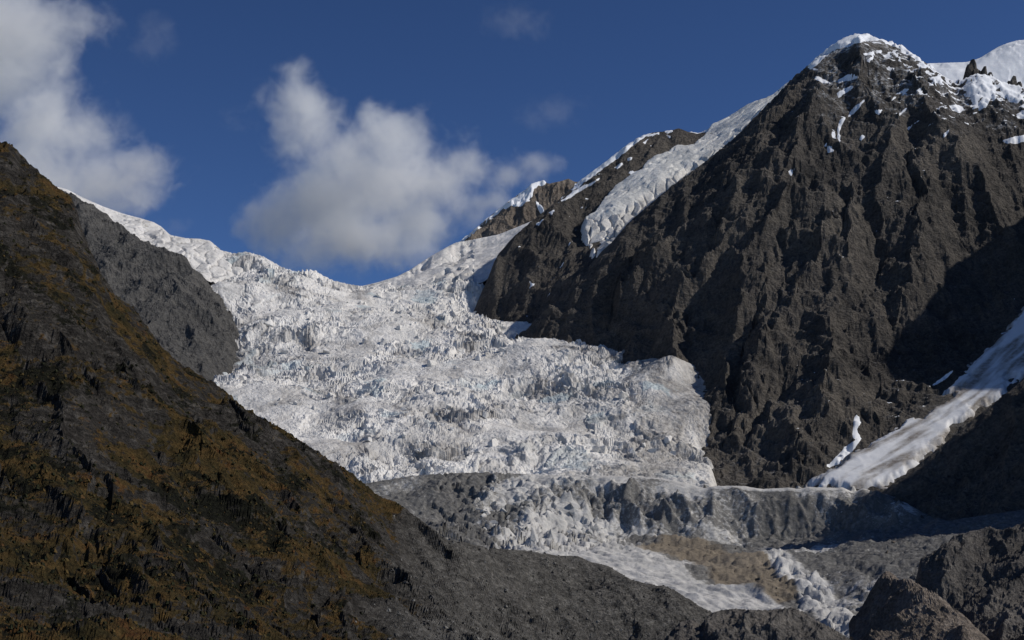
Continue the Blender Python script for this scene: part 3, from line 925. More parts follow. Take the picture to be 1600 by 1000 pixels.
N_o = tag(L.sheet("snow_tongue", mN, 9, M_dirty_snow, None, single=True, attrs={"dirt_shade": dirtN})[0],
          "long streaked snow tongue running down the gully beside the dark spur", "snow tongue", None, "structure")

# snow on the second ridge
px, py = K.shown()
wob = fbm(K.x, K.y, 14, 3, 741) * 1.6
mk = np.zeros(K.x.shape)
for pl in [[(895, 290), (930, 262), (960, 240), (985, 220), (1005, 209), (1025, 203), (1010, 213), (990, 226), (965, 248), (940, 266), (915, 284)],
           [(870, 318), (900, 296), (925, 284), (940, 276), (930, 286), (905, 300), (885, 312)], [(856, 332), (866, 328), (862, 336)],
           [(1038, 205), (1050, 202), (1052, 206), (1042, 208)], [(1075, 205), (1095, 204), (1120, 193), (1120, 199), (1100, 208), (1084, 208)], [(1040, 211), (1050, 213), (1046, 216)],
           [(960, 262), (972, 253), (974, 257), (964, 264)], [(978, 247), (988, 246), (986, 250)], [(990, 268), (1000, 266), (996, 271)], [(1004, 222), (1013, 217), (1008, 225)],
           [(835, 352), (850, 340), (842, 352)]]:
    mk = np.maximum(mk, np.clip(0.35 + (poly_sd(px, py, pl) + wob * 0.8) / 4.5, 0, 1))
lod = np.clip(sstep(340, 300, py) * sstep(10, 4, py - np.interp(px, [q for q in range(800, 1101, 50)], [372, 330, 288, 251, 215, 204, 208])) * 0.5 + fbm(K.x, K.y * 1.3, 26, 4, 745) * 0.8 - 0.35, 0, 0.5) * (px < 1030) * (px > 810)
mk = np.maximum(mk, lod)
K.sheet("snow_patch", mk, 4.5, M_snow, K_o, 12, fleck_name="snow_flecks")

O = Land(ctrl=[(1390, 778, 1920), (1440, 808, 1860), (1480, 822, 1790), (1540, 815, 1750), (1600, 805, 1740), (1700, 800, 1730), (1500, 740, 1920), (1560, 720, 1890), (1640, 690, 1860), (1380, 790, 1900), (1500, 860, 1650), (1650, 850, 1600)],
         sky=[(1370, 775, 1955), (1390, 760, 1960), (1420, 738, 1965), (1450, 713, 1970), (1480, 690, 1975), (1500, 672, 1985), (1530, 648, 1995), (1560, 625, 2005), (1600, 592, 2020), (1660, 548, 2040), (1720, 505, 2060)],
         back=150, drop=90)
O.feat([(1540, 650), (1535, 700), (1520, 760)], 40, 20)
O.feat([(1600, 620), (1600, 700), (1580, 780)], 45, 24)
O.grid(1360, 1720, [(1360, 1830), (1720, 1600)], [(1360, 2080), (1720, 2300)], 260, 220, 720)
dmp = 0.25 + 0.75 * sstep(0, 60, O.dsky)
zx, zy = O.grad()
O.z = erode(O.x, O.y, O.z, zx, zy, 80, 5, 8, 343, dmp, 0.52)
O.z += ((ridged(O.x, O.y, 50, 5, 351, 0.55) ) * 8 + fbm(O.x, O.y, 9, 3, 355) * 1.2) * dmp
O.fit(150)
tag(O.build("spur", M_rock, smooth=False), "dark shaded rock spur below the snow tongue at the right edge", "rock spur", None, "structure")

# mountain side beyond the right edge of the frame (unseen; its crest is shaped to shade the gully and flank)
S = Land(ctrl=[(1720, 980, 1300), (1850, 1000, 1300), (2000, 1000, 1300), (1760, 900, 1700), (1800, 800, 2000), (1780, 700, 2300), (1760, 560, 2600)],
         extra=[(980, 1450, 500), (1000, 1560, 800), (1005, 1660, 725), (1015, 1760, 735), (1030, 1850, 670), (1050, 1960, 600), (1080, 2090, 580), (1105, 2200, 730), (1150, 2310, 990), (1200, 2480, 1090), (1300, 2800, 1160), (1380, 3200, 1200),
                (1450, 3600, 1300), (1500, 1400, 500), (1700, 2000, 800), (2000, 2600, 900), (1300, 1200, 250)])
S.grid(1690, 2300, [(1690, 1300), (2300, 1300)], [(1690, 3900), (2300, 3000)], 110, 90, 500)
zx, zy = S.grad()
S.z = erode(S.x, S.y, S.z, zx, zy, 200, 4, 22, 943, 1.0, 0.52)
tag(S.build("unseen_valley_side", M_rock), "unseen mountain side beyond the right edge, its crest shaped to shade the gully and flank", "mountain", None, "structure")
print("N O done")

# ------------------------------------------------------------------ lower glacier with its ice step, debris and tongue
T = Land(ctrl=[(560, 800, 1850), (640, 800, 1860), (700, 802, 1860), (770, 822, 1780), (850, 815, 1840), (950, 832, 1850), (1050, 836, 1862), (1150, 840, 1862), (1250, 838, 1862), (1350, 832, 1850), (1420, 830, 1800),
               (780, 850, 1500), (880, 862, 1480), (960, 850, 1640), (1050, 846, 1740), (1150, 852, 1740), (1250, 848, 1760), (1300, 865, 1650), (1400, 860, 1560), (1480, 832, 1600), (1560, 830, 1650), (1650, 820, 1650),
               (1000, 895, 1370), (1100, 940, 1240), (1150, 952, 1215), (1200, 905, 1380), (1250, 950, 1230), (1300, 950, 1210), (1350, 1000, 1080), (1200, 1010, 1080), (1430, 912, 1230), (1400, 900, 1260), (1350, 890, 1320),
               (1050, 880, 1480), (1120, 900, 1400), (1470, 890, 1300), (1500, 950, 1150), (1000, 990, 1100), (880, 920, 1250), (760, 920, 1200), (1600, 900, 1350)],
         sky=[(540, 762, 1990), (590, 752, 2005), (640, 744, 2020), (700, 739, 2030), (760, 738, 2020), (830, 741, 2000), (880, 743, 1985), (930, 743, 1975), (1000, 745, 1960), (1040, 748, 1950), (1075, 756, 1940), (1095, 761, 1935), (1130, 759, 1930), (1160, 759, 1930),
              (1190, 764, 1930), (1230, 762, 1930), (1260, 761, 1930), (1310, 762, 1930), (1350, 764, 1930), (1385, 770, 1930), (1415, 785, 1910), (1440, 800, 1870), (1480, 814, 1790), (1530, 806, 1770), (1600, 796, 1770), (1700, 788, 1770)],
         back=110, drop=16)
T.grid(540, 1700, [(540, 1300), (800, 1150), (1000, 1020), (1400, 1000), (1700, 1150)], [(540, 2160), (1700, 2060)], 540, 360, 860)
px, py = T.shown()
Tpx, Tpy = px, py
dm = 0.2 + 0.8 * sstep(0, 50, T.dsky)
step = sstep(845, 815, py)
lump = sstep(-10, 14, poly_sd(px, py, [(835, 752), (1100, 760), (1400, 775), (1440, 808), (1420, 830), (1050, 836), (880, 790)]))
wx, wy = T.x + fbm(T.x, T.y, 40, 3, 5) * 14, T.y + fbm(T.x, T.y, 40, 3, 15) * 14
serac = np.clip(sstep(1060, 940, px) * sstep(640, 720, px) * sstep(880, 850, py), 0, 1)
zz = fbm(T.x, T.y, 120, 4, 801) * 8 + fbm(T.x, T.y, 12, 4, 805, 0.6) * 1.8
for lam, a, sx, sy, sd_ in [(30, 0.6, 1.0, 0.8, 811), (16, 0.8, 1, 0.9, 821), (8, 0.8, 1, 1, 831)]:
    F1, F2, ha, hb, hc, ox, oy = worley(wx * sx, wy * sy, lam, sd_)
    zz = zz + a * (0.22 + 0.6 * serac) * ((ha - 0.5) * lam * 0.42 + (hb - 0.5) * ox * 1.2 + (hc - 0.5) * oy * 0.9 - (1 - sstep(0, 0.16, F2 - F1)) * lam * 0.15)
# flow streaks of the white tongue and the icy knobs on its right
tong = sstep(-10, 12, poly_sd(px, py, [(850, 868), (960, 848), (1030, 862), (1060, 880), (1090, 900), (1120, 915), (1180, 925), (1215, 945), (1230, 970), (1100, 975), (1040, 930), (960, 895)]))
knob = sstep(-8, 10, poly_sd(px, py, [(1195, 868), (1220, 862), (1240, 885), (1270, 895), (1300, 920), (1310, 945), (1340, 965), (1360, 1010), (1325, 1010), (1290, 975), (1255, 955), (1250, 930), (1215, 900)]))
zz = zz * (1 - 0.75 * tong) + tong * fbm(T.x * 1.0 + T.y * 0.4, (T.y - T.x * 0.5) * 0.35, 16, 3, 841) * 3
F1, F2, ha, hb, hc, ox, oy = worley(wx, wy, 17, 851)
zz = zz + knob * (7 * np.sqrt(np.clip(1 - (F1 / 0.72) ** 2, 0, 1)) * (0.4 + ha) - 3)
zz = zz + lump * (ridged(T.x, T.y * 0.8, 60, 5, 871) * 17 + fbm(T.x, T.y, 22, 3, 875) * 2.5)
T.z += zz * dm
brown = np.maximum(sstep(-12, 14, poly_sd(px, py, [(985, 856), (1040, 842), (1100, 846), (1150, 868), (1200, 872), (1235, 900), (1255, 935), (1215, 945), (1170, 925), (1120, 912), (1110, 890), (1060, 868)])),
                   0.0)
deb_shade = 0.55 + 0.35 * fbm(T.x, T.y, 90, 4, 861)
deb_shade = deb_shade - 0.20 * serac * sstep(760, 840, px) - 0.02 * serac
deb_shade = np.where(step > 0.5, deb_shade, deb_shade)
shade_band = sstep(-10, 14, poly_sd(px, py, [(835, 752), (1000, 756), (1100, 768), (1260, 770), (1400, 782), (1440, 808), (1420, 830), (1250, 836), (1050, 836), (960, 812), (880, 790)]))
deb_shade = np.maximum(deb_shade, 0.56 * shade_band) - 0.5 * sstep(9, 3, T.dsky) * (px > 820)  # floor paints the step's shadow into the debris; the sunlit crest is painted pale
deb_shade = np.where(px > 1080, deb_shade + 0.12 * sstep(815, 845, py), deb_shade)
deb_shade = deb_shade * (1 - tong) * (1 - 0.9 * knob) + 0.12 * tong
deb_shade = np.maximum(deb_shade, sstep(1380, 1460, px) * 0.75)
scree = sstep(-8, 12, poly_sd(px, py, [(1370, 850), (1420, 810), (1490, 815), (1450, 865), (1440, 905), (1425, 922), (1400, 900)]))
dark_left = sstep(820, 700, px) * 0.2
T_attr = {"debris": np.clip(deb_shade + dark_left + 0.3 * scree, 0, 1), "brown": np.clip(brown * (1 - 0.8 * knob) + 0.12 * shade_band * (1 + 0.8 * fbm(T.x, T.y, 60, 3, 881)), 0, 1)}  # both masks also carry the painted shade of the ice step
T.fit(110)
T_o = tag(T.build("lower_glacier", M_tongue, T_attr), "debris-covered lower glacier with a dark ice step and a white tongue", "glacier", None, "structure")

# ------------------------------------------------------------------ left hillside running down into grey rock slope
A = Land(ctrl=[(-300, 1060, 300), (-500, 1060, 290), (-300, 560, 620), (-500, 540, 600), (-80, 1060, 330), (0, 1050, 340), (350, 1060, 370), (640, 1050, 490), (900, 1050, 760), (1060, 1050, 860), (1150, 1020, 1000), (-80, 600, 640), (150, 700, 610), (300, 800, 600), (500, 850, 680), (700, 950, 760), (900, 908, 1050), (880, 932, 1000), (960, 936, 1020), (880, 1000, 975), (960, 1000, 995), (780, 930, 930), (780, 1000, 800)],
         sky=[(-520, 95, 860), (-300, 130, 870), (-90, 190, 880), (0, 222, 900), (14, 223, 902), (26, 234, 905), (46, 255, 910), (76, 281, 918), (96, 298, 926), (108, 305, 932), (119, 320, 938), (122, 340, 942), (135, 375, 945), (150, 410, 946), (172, 452, 946), (190, 470, 945), (206, 477, 943), (216, 492, 940),
              (228, 508, 938), (250, 540, 935), (276, 566, 932), (306, 583, 930), (350, 610, 930), (380, 637, 930), (407, 652, 930), (450, 676, 926), (482, 696, 922), (512, 716, 920), (540, 732, 918), (575, 760, 915), (592, 775, 912), (622, 786, 908), (637, 797, 905),
              (670, 821, 915), (700, 844, 930), (730, 848, 960), (760, 856, 1000), (800, 859, 1040), (835, 862, 1065), (870, 868, 1080), (905, 869, 1090), (920, 877, 1090), (950, 884, 1095), (985, 905, 1095), (1010, 912, 1098), (1045, 917, 1100), (1075, 935, 1095), (1100, 951, 1085), (1120, 960, 1080), (1160, 985, 1060)],
         back=110, drop=95, extra=[(-150, 230, -30), (0, 230, -30), (200, 400, -20), (-300, 150, -10)])
for ln, w, h in [
        ([(120, 326), (100, 400), (130, 470), (200, 560), (260, 640), (330, 720)], 40, 10),
        ([(0, 470), (40, 478), (90, 520), (110, 590), (180, 660), (260, 720)], 26, 9),
        ([(180, 590), (240, 660), (330, 720), (400, 790), (470, 880), (520, 960)], 30, 9),
        ([(400, 640), (440, 720), (420, 790), (450, 860)], 30, 9),
        ([(470, 700), (520, 790), (560, 860), (620, 930)], 30, 10),
        ([(560, 760), (580, 830), (640, 900), (680, 980)], 28, 8),
        ([(60, 600), (130, 690), (140, 760), (120, 860)], 26, 8),
        ([(200, 760), (250, 840), (330, 930), (360, 1000)], 24, 7),
        ([(0, 330), (60, 400), (90, 450)], 30, 8),
        ([(640, 800), (700, 880), (800, 960), (860, 1000)], 35, 8)]:
    A.feat(ln, w, h, 1.1)
for ln, w, h in [
        ([(165, 770), (155, 860), (140, 960)], 13, -3),
        ([(455, 790), (440, 830), (470, 880)], 12, -7),
        ([(190, 575), (200, 615)], 9, -5),
        ([(20, 490), (40, 530)], 8, -4),
        ([(505, 900), (530, 950), (560, 1000)], 10, -5),
        ([(330, 690), (380, 760), (440, 850)], 9, -6),
        ([(880, 920), (890, 960), (900, 1010)], 12, -8),
        ([(975, 935), (985, 970), (1000, 1010)], 12, -8)]:
    A.feat(ln, w, h, 1.0)
A.grid(-380, 1170, [(-380, 225), (-60, 235), (350, 300), (600, 380), (900, 600), (1170, 800)], [(-380, 1060), (-60, 1080), (640, 1060), (870, 1240), (1170, 1240)], 690, 490, 700)
px, py = A.shown()
dmp = 0.16 + 0.84 * sstep(0, 40, A.dsky)
zx, zy = A.grad()
greym = sstep(560, 720, px + (py - 880) * 0.15 + fbm(A.x, A.y, 60, 3, 1001) * 40)
A.z = erode(A.x, A.y, A.z, zx, zy, 85, 6, 5.0, 1043, dmp, 0.5)
st = (A.z * 0.9 + A.x * 0.75 + A.y * 0.1 + fbm(A.x, A.y, 60, 3, 1051) * 10)           # dipping strata
A.z += dmp * (fbm(st, A.y * 0.3 + A.x * 0.1, 9, 4, 1055, 0.6) * 1.7 + (ridged(A.x, A.y, 34, 6, 1061, 0.55) ) * 2.2 + fbm(A.x, A.y, 5, 4, 1065, 0.65) * 0.9)
A.fit(150)
zx, zy = A.grad()
sl = np.hypot(zx, zy)
gr = 0.62 + 0.62 * fbm(A.x, A.y, 50, 4, 1071) - 0.34 * (sl - 0.75) - 1.2 * greym
gr = gr - 0.05 * sstep(560, 300, py + px * 0.55)
shr = 0.36 + 0.42 * fbm(A.x, A.y, 42, 4, 1081, 0.6) - 1.2 * greym - 0.15 * (sl - 0.8)
A_o = tag(A.build("hillside", M_hill, {"grass": np.clip(gr, 0, 1), "shrub": np.clip(shr, 0, 1), "grey": np.clip(greym, 0, 1)}, smooth=False),
          "steep dark hillside with rusty autumn grass running down to grey rock", "hillside", None, "structure")
print("A done")

# low shrubs and tussocks on the hillside, loose stones on its grey part: too many to count
def clumps(name, land, weight, n, smin, smax, flat, mat, seed, label):
    r0 = np.random.RandomState(seed)
    w = np.clip(weight, 0, None)
    xu, xv = np.gradient(land.x)
    yu, yv = np.gradient(land.y)
    w = (w * np.abs(xu * yv - xv * yu) / (land.x ** 2 + land.y ** 2) ** 0.5).ravel()     # even over the ground, thinning with distance
    idx = r0.choice(w.size, n, p=w / w.sum())
    c = np.stack([land.x.ravel()[idx], land.y.ravel()[idx], land.z.ravel()[idx]], -1)
    c[:, :2] += r0.uniform(-0.5, 0.5, (n, 2))
    sz = smin + (smax - smin) * r0.rand(n) ** 2.5
    a = np.arange(6)[None] * 1.0472 + r0.uniform(-0.4, 0.4, (n, 6))
    rad = sz[:, None] * r0.uniform(0.6, 1.2, (n, 6))
    ring = np.stack([c[:, 0:1] + rad * np.cos(a), c[:, 1:2] + rad * np.sin(a), c[:, 2:3] - 0.35 * sz[:, None] + r0.uniform(-.1, .1, (n, 6)) * sz[:, None]], -1)
    a2 = np.arange(4)[None] * 1.5708 + r0.uniform(-0.5, 0.5, (n, 4))
    rad2 = sz[:, None] * r0.uniform(0.35, 0.8, (n, 4))
    top = np.stack([c[:, 0:1] + rad2 * np.cos(a2), c[:, 1:2] + rad2 * np.sin(a2), c[:, 2:3] + sz[:, None] * flat * r0.uniform(0.5, 1.2, (n, 4))], -1)
    v = np.concatenate([ring, top], 1)
    t = np.array([(0, 1, 6), (1, 7, 6), (1, 2, 7), (2, 3, 7), (3, 8, 7), (3, 4, 8), (4, 5, 8), (5, 9, 8), (5, 0, 9), (0, 6, 9), (6, 7, 8), (6, 8, 9)])
    f = (t[None] + (np.arange(n) * 10)[:, None, None]).reshape(-1, 3)
    hue = np.repeat(r0.rand(n), 10)
    return tag(mesh_obj(name, v.reshape(-1, 3), f, mat, None, False, {"hue": hue}), label, None, None, "stuff")


def hue_mat(name, stops, lam):
    m, nt, b = new_mat(name, 0.95, 0.1)
    g = NG(nt)
    c = g.mix(0.6, g.ramp(g.attr("hue"), stops), g.ramp(g.noise(lam, 3, 0.6), [(0.35, 0.45), (0.65, 1.0)]), 'MULTIPLY')
    g.link(c, b.inputs["Base Color"])
    return m


M_shrub = hue_mat("autumn_shrubs", [(0.0, (0.014, 0.016, 0.009)), (0.55, (0.028, 0.029, 0.014)), (0.72, (0.065, 0.050, 0.019)), (0.92, (0.105, 0.070, 0.025)), (1.0, (0.09, 0.042, 0.018))], 0.7)
M_scree = hue_mat("loose_stones", [(0.0, (0.05, 0.048, 0.045)), (0.6, (0.11, 0.105, 0.098)), (1.0, (0.24, 0.23, 0.21))], 0.7)
vis = (px > -50) & (py < 1030)
clumps("shrubs", A, (np.clip(shr * 1.6 + gr * 0.7, 0, 1.5) ** 2) * vis * (greym < 0.5), 10000, 0.25, 1.05, 0.8, M_shrub, 41, "low dark green and rusty shrubs and tussocks covering the hillside")
clumps("scree", A, np.clip(greym, 0, 1) * vis, 4500, 0.25, 1.3, 0.6, M_scree, 43, "loose grey stones strewn over the grey rock slope below the hillside")

# ------------------------------------------------------------------ rocks at the bottom
C = Land(ctrl=[(1000, 1060, 600), (1100, 1060, 590), (1200, 1060, 590), (1350, 1060, 600)],
         sky=[(1000, 1030, 640), (1034, 1003, 645), (1050, 985, 648), (1063, 972, 650), (1080, 968, 650), (1095, 977, 650), (1104, 964, 652), (1114, 957, 655), (1128, 953, 656), (1149, 951, 660), (1175, 953, 662), (1200, 953, 665), (1220, 951, 665), (1239, 949, 665), (1256, 957, 665), (1275, 969, 665), (1300, 981, 660), (1335, 1003, 655), (1370, 1030, 650)],
         back=40, drop=30)
C.feat([(1105, 965), (1095, 985), (1100, 1010)], 8, -5)
C.feat([(1128, 955), (1125, 980), (1140, 1000)], 8, 4)
C.grid(995, 1375, [(995, 560), (1375, 560)], [(995, 760), (1375, 760)], 260, 120, 970)
dm = 0.25 + 0.75 * sstep(0, 12, C.dsky)
C.z += dm * ((ridged(C.x, C.y, 20, 5, 1101, 0.55) ) * 3.2 + fbm(C.x, C.y, 4, 3, 1105) * 0.5)
C.fit(40, 5)
tag(C.build("rock_outcrop", M_knob, smooth=False), "low dark rock outcrop at the foot of the white glacier tongue", "rock outcrop", None, "structure")

E = Land(ctrl=[(1350, 1060, 760), (1450, 1060, 740), (1560, 1060, 730), (1390, 955, 835), (1430, 985, 805), (1480, 1000, 790)],
         sky=[(1370, 908, 890), (1386, 900, 892), (1402, 911, 888), (1420, 923, 882), (1455, 946, 865), (1490, 970, 845), (1530, 1000, 820), (1570, 1028, 800)],
         flank=[(1370, 915, 885, -16, 6, 10), (1360, 955, 850, -16, 6, 10), (1351, 1005, 800, -16, 0, 9)], back=45, drop=42)
E.grid(1325, 1590, [(1325, 700), (1590, 700)], [(1325, 990), (1590, 900)], 220, 140, 950)
dm = 0.25 + 0.75 * sstep(0, 20, E.dsky)
E.z += dm * ((ridged((E.x - E.y * 0.6) * 0.5, E.y + E.x * 0.6, 24, 5, 1201, 0.55) ) * 4 + fbm(E.x, E.y, 5, 4, 1205) * 0.7)
tag(E.build("brown_slab", M_brown, smooth=False), "brown rock slab with slanting bands beside the icy knobs", "rock slab", None, "structure")

B = Land(ctrl=[(1600, 1080, 760), (1700, 1080, 760), (1500, 930, 975), (1560, 910, 965), (1640, 910, 955), (1580, 980, 880), (1650, 980, 880), (1720, 950, 900), (1540, 865, 1010),
               (1434, 895, 1000), (1438, 935, 985), (1470, 985, 940), (1530, 1010, 880)],
         sky=[(1437, 874, 1015), (1448, 864, 1018), (1458, 857, 1020), (1479, 844, 1025), (1500, 839, 1030), (1515, 829, 1035), (1540, 826, 1040), (1570, 828, 1045), (1600, 822, 1050), (1640, 816, 1055), (1720, 806, 1060)],
         flank=[(1434, 892, 1000, -14, 8, 26), (1434, 940, 980, -16, 8, 26), (1440, 990, 940, -18, 8, 24)], back=70, drop=60)
B.feat([(1500, 870), (1490, 920), (1520, 970)], 22, 9)
B.feat([(1475, 850), (1470, 900), (1490, 950)], 14, -7)
B.feat([(1600, 850), (1580, 910), (1600, 970)], 25, 8)
B.grid(1405, 1720, [(1405, 780), (1720, 740)], [(1405, 1180), (1720, 1220)], 240, 220, 900)
dm = 0.25 + 0.75 * sstep(0, 20, B.dsky)
zx, zy = B.grad()
B.z = erode(B.x, B.y, B.z, zx, zy, 40, 4, 3, 1343, dm, 0.52)
B.fit(50, 4)
B.z += dm * ((ridged(B.x, B.y, 30, 6, 1301, 0.55) ) * 4.5 + fbm(B.x, B.y, 5, 4, 1305) * 0.7)
tag(B.build("rock_knob", M_knob, smooth=False), "large dark rounded rock knob filling the lower right corner", "rock outcrop", None, "structure")

# the country between and beyond the traced pieces: lies under all of them and carries on past their edges
cell, x0, y0, nx, ny = 40.0, -1700.0, -300.0, 112, 142
lands = [L, K, HG, R, J, M_, Hs, I_, G, O, S, T, A, C, E, B]
env = np.full((ny, nx), -1e9)
azn, dn = 400, 300
az0, az1, dmax = -0.42, 0.42, 5600.0
hor = np.full((azn, dn), -1e9)
for ld in lands:
    ix, iy = ((ld.x - x0) / cell).astype(int).ravel(), ((ld.y - y0) / cell).astype(int).ravel()
    ok = (ix >= 0) & (iy >= 0) & (ix < nx) & (iy < ny)
    lo_ = np.full((ny, nx), 1e9)
    np.minimum.at(lo_, (iy[ok], ix[ok]), ld.z.ravel()[ok])
    lo_ = np.where(lo_ > 1e8, -1e9, lo_)
    env = np.maximum(env, lo_)
    ia = ((np.arctan2(ld.x, ld.y) - az0) / (az1 - az0) * azn).astype(int).ravel()
    dd = np.hypot(ld.x, ld.y).ravel()
    idd = (dd / dmax * dn).astype(int)
    ok = (ia >= 0) & (ia < azn) & (idd < dn)
    np.maximum.at(hor, (ia[ok], idd[ok]), (ld.z.ravel() / dd)[ok])
known = env > -1e8
low = env.copy()
low[~known] = 1e9
pad = np.pad(low, 1, constant_values=1e9)
low = np.min([pad[a:a + ny, b:b + nx] for a in range(3) for b in range(3)], 0) - 18
fz = np.where(known, low, np.nan)
step_out = np.zeros((ny, nx))
k_ = 0
while np.isnan(fz).any() and k_ < 200:
    k_ += 1
    pad = np.pad(fz, 1, constant_values=np.nan)
    st_ = np.stack([pad[a:a + ny, b:b + nx] for a in range(3) for b in range(3)])
    cnt = (~np.isnan(st_)).sum(0)
    av = np.where(cnt > 0, np.nansum(st_, 0) / np.maximum(cnt, 1), np.nan)
    new = np.isnan(fz) & ~np.isnan(av)
    step_out[new] = k_
    fz = np.where(new, av - 3, fz)
for k_ in range(12):
    pad = np.pad(fz, 1, mode='edge')
    av = sum(pad[a:a + ny, b:b + nx] for a in range(3) for b in range(3)) / 9
    fz = np.where(known, np.minimum(fz, low), av)
X, Y = np.meshgrid(x0 + (np.arange(nx) + 0.5) * cell, y0 + (np.arange(ny) + 0.5) * cell)
fz = fz + np.where(step_out > 0, fbm(X, Y, 260, 5, 1501) * 14 * np.clip(step_out / 4, 0, 1), 0)
aza, dda = np.arctan2(X, Y), np.hypot(X, Y)
run = np.maximum.accumulate(hor, 1)
for a_ in (-2, -1, 1, 2): run = np.minimum(run, np.roll(np.maximum.accumulate(hor, 1), a_, 0))
ia = ((aza - az0) / (az1 - az0) * azn).astype(int)
inn = (ia >= 0) & (ia < azn) & (np.abs(aza) < 0.345) & (Y > 0)
hz = run[np.clip(ia, 0, azn - 1), np.clip((dda / dmax * dn).astype(int) - 2, 0, dn - 1)] * dda - 6
fz = np.where(inn & ~known, np.minimum(fz, np.maximum(hz, -40)), fz)
fz = np.where((dda < 330) | (Y < 150), np.minimum(fz, -24), fz)
fz = np.where(np.abs(aza) >= 0.345, fz, fz)
ii = np.arange(nx * ny).reshape(ny, nx)
q = np.stack([ii[:-1, :-1], ii[:-1, 1:], ii[1:, 1:], ii[1:, :-1]], -1).reshape(-1, 4)
gfar = sstep(1100, 1700, dda)
tag(mesh_obj("terrain", np.stack([X, Y, fz], -1).reshape(-1, 3), q, M_hill, None, True, {"grass": np.clip(0.5 + 0.5 * fbm(X, Y, 200, 3, 1511), 0, 1) * (1 - gfar), "grey": gfar, "shrub": np.full(X.shape, 0.2)}),
    "rough mountain country under and around the glacier valley", None, None, "structure")

# valley ground out to the horizon
n = 90
rr = np.concatenate([[0], np.geomspace(30, 40000, n)])
aa = np.linspace(0, 2 * math.pi, 97)[:-1]
gx, gy = rr[:, None] * np.cos(aa)[None], rr[:, None] * np.sin(aa)[None]
gz = -14 + fbm(gx, gy, 300, 4, 1401) * np.clip(rr / 300, 0, 1)[:, None] * 5 - 9 * sstep(0, 400, rr)[:, None]
gz[0] = -14
ii = np.arange((n + 1) * 96).reshape(n + 1, 96)
q = np.stack([ii[:-1], np.roll(ii[:-1], -1, 1), np.roll(ii[1:], -1, 1), ii[1:]], -1).reshape(-1, 4)
tag(mesh_obj("ground", np.stack([gx, gy, gz], -1).reshape(-1, 3), q, M_brown), "valley ground of brown rubble below the glacier", "ground", None, "structure")

# ------------------------------------------------------------------ rock pinnacles on the snowy shoulder
def pinnacle(px, top, bot, D, halfw, seed, label):
    r0 = random.Random(seed)
    bx, by, bz = P(px, bot, D)
    hgt = P(px, top, D)[2] - bz
    w = halfw * D / FPX
    bm = bmesh.new()
    for k in range(7):                                    # a bundle of leaning splinters
        a = k * 2.4 + seed
        ox, oy = (0, 0) if k == 0 else (math.cos(a) * w * 0.62, math.sin(a) * w * 0.5)
        hh = hgt * (1.0 if k == 0 else r0.uniform(0.35, 0.8))
        ww = w * (0.5 if k == 0 else r0.uniform(0.3, 0.5))
        vs = []
        for t, sc in ((-0.35, 1.25), (0.15, 1.0), (0.45, 0.85), (0.75, 0.68), (1.0, 0.42)):
            for q in range(5):
                b = q * 1.257 + r0.uniform(-0.4, 0.4)
                rr = ww * sc * r0.uniform(0.65, 1.25)
                vs.append(bm.verts.new((bx + ox + rr * math.cos(b) + hgt * 0.12 * t, by + oy + rr * math.sin(b), bz + hh * t + r0.uniform(-0.05, 0.05) * hgt * (t < 1))))
        bmesh.ops.convex_hull(bm, input=vs)
    for v in [v for v in bm.verts if not v.link_faces]: bm.verts.remove(v)
    me = bpy.data.meshes.new("rock_pinnacle")
    bm.to_mesh(me)
    bm.free()
    me.materials.append(M_rock)
    o = bpy.data.objects.new("rock_pinnacle", me)
    COL.objects.link(o)
    tag(o, label, "rock pinnacle", "rock pinnacles on the snowy shoulder")


pinnacle(1519, 93, 124, 3430, 15, 3, "tallest dark rock pinnacle standing against the snow saddle right of the summit")
pinnacle(1537, 104, 124, 3425, 13, 5, "short dark rock pinnacle leaning beside the tallest one on the snow saddle")
pinnacle(1583, 119, 146, 3400, 14, 8, "dark rock pinnacle under the white snow peak at the right edge")

# ------------------------------------------------------------------ ice blocks standing out of the icefall and the ice step
def block_mesh(seed):
    r0 = random.Random(seed)
    bm = bmesh.new()
    for _ in range(13):
        a = [r0.uniform(-1, 1) for _ in range(3)]
        m = max(abs(c) for c in a)
        k = r0.uniform(0.75, 1.0) / m
        bm.verts.new((a[0] * k, a[1] * k * 0.8, a[2] * k * (1.0 if a[2] < 0 else r0.uniform(0.7, 1.2))))
    bmesh.ops.convex_hull(bm, input=bm.verts)
    for v in [v for v in bm.verts if not v.link_faces]: bm.verts.remove(v)
    me = bpy.data.meshes.new("serac")
    bm.to_mesh(me)
    bm.free()
    return me


def seracs(land, parent, mat, count, region, smin, smax, seed):
    r0 = random.Random(seed)
    meshes = []
    for k in range(10):
        me = block_mesh(seed + k)
        me.materials.append(mat)
        meshes.append(me)
    px, py = land.shown()
    ok = np.argwhere(region(px, py))
    for n_ in range(count):
        a, b = ok[r0.randrange(len(ok))]
        o = bpy.data.objects.new("serac", meshes[n_ % 10])
        sz = smin + (smax - smin) * r0.random() ** 2.2
        o.location = (land.x[a, b], land.y[a, b], land.z[a, b] + sz * 0.12)
        o.rotation_euler = (r0.uniform(-0.4, 0.4), r0.uniform(-0.4, 0.4), r0.uniform(0, 6.28))
        o.scale = (sz * r0.uniform(0.7, 1.2), sz * r0.uniform(0.6, 1.0), sz * r0.uniform(0.7, 1.25))
        o.parent = parent
        COL.objects.link(o)


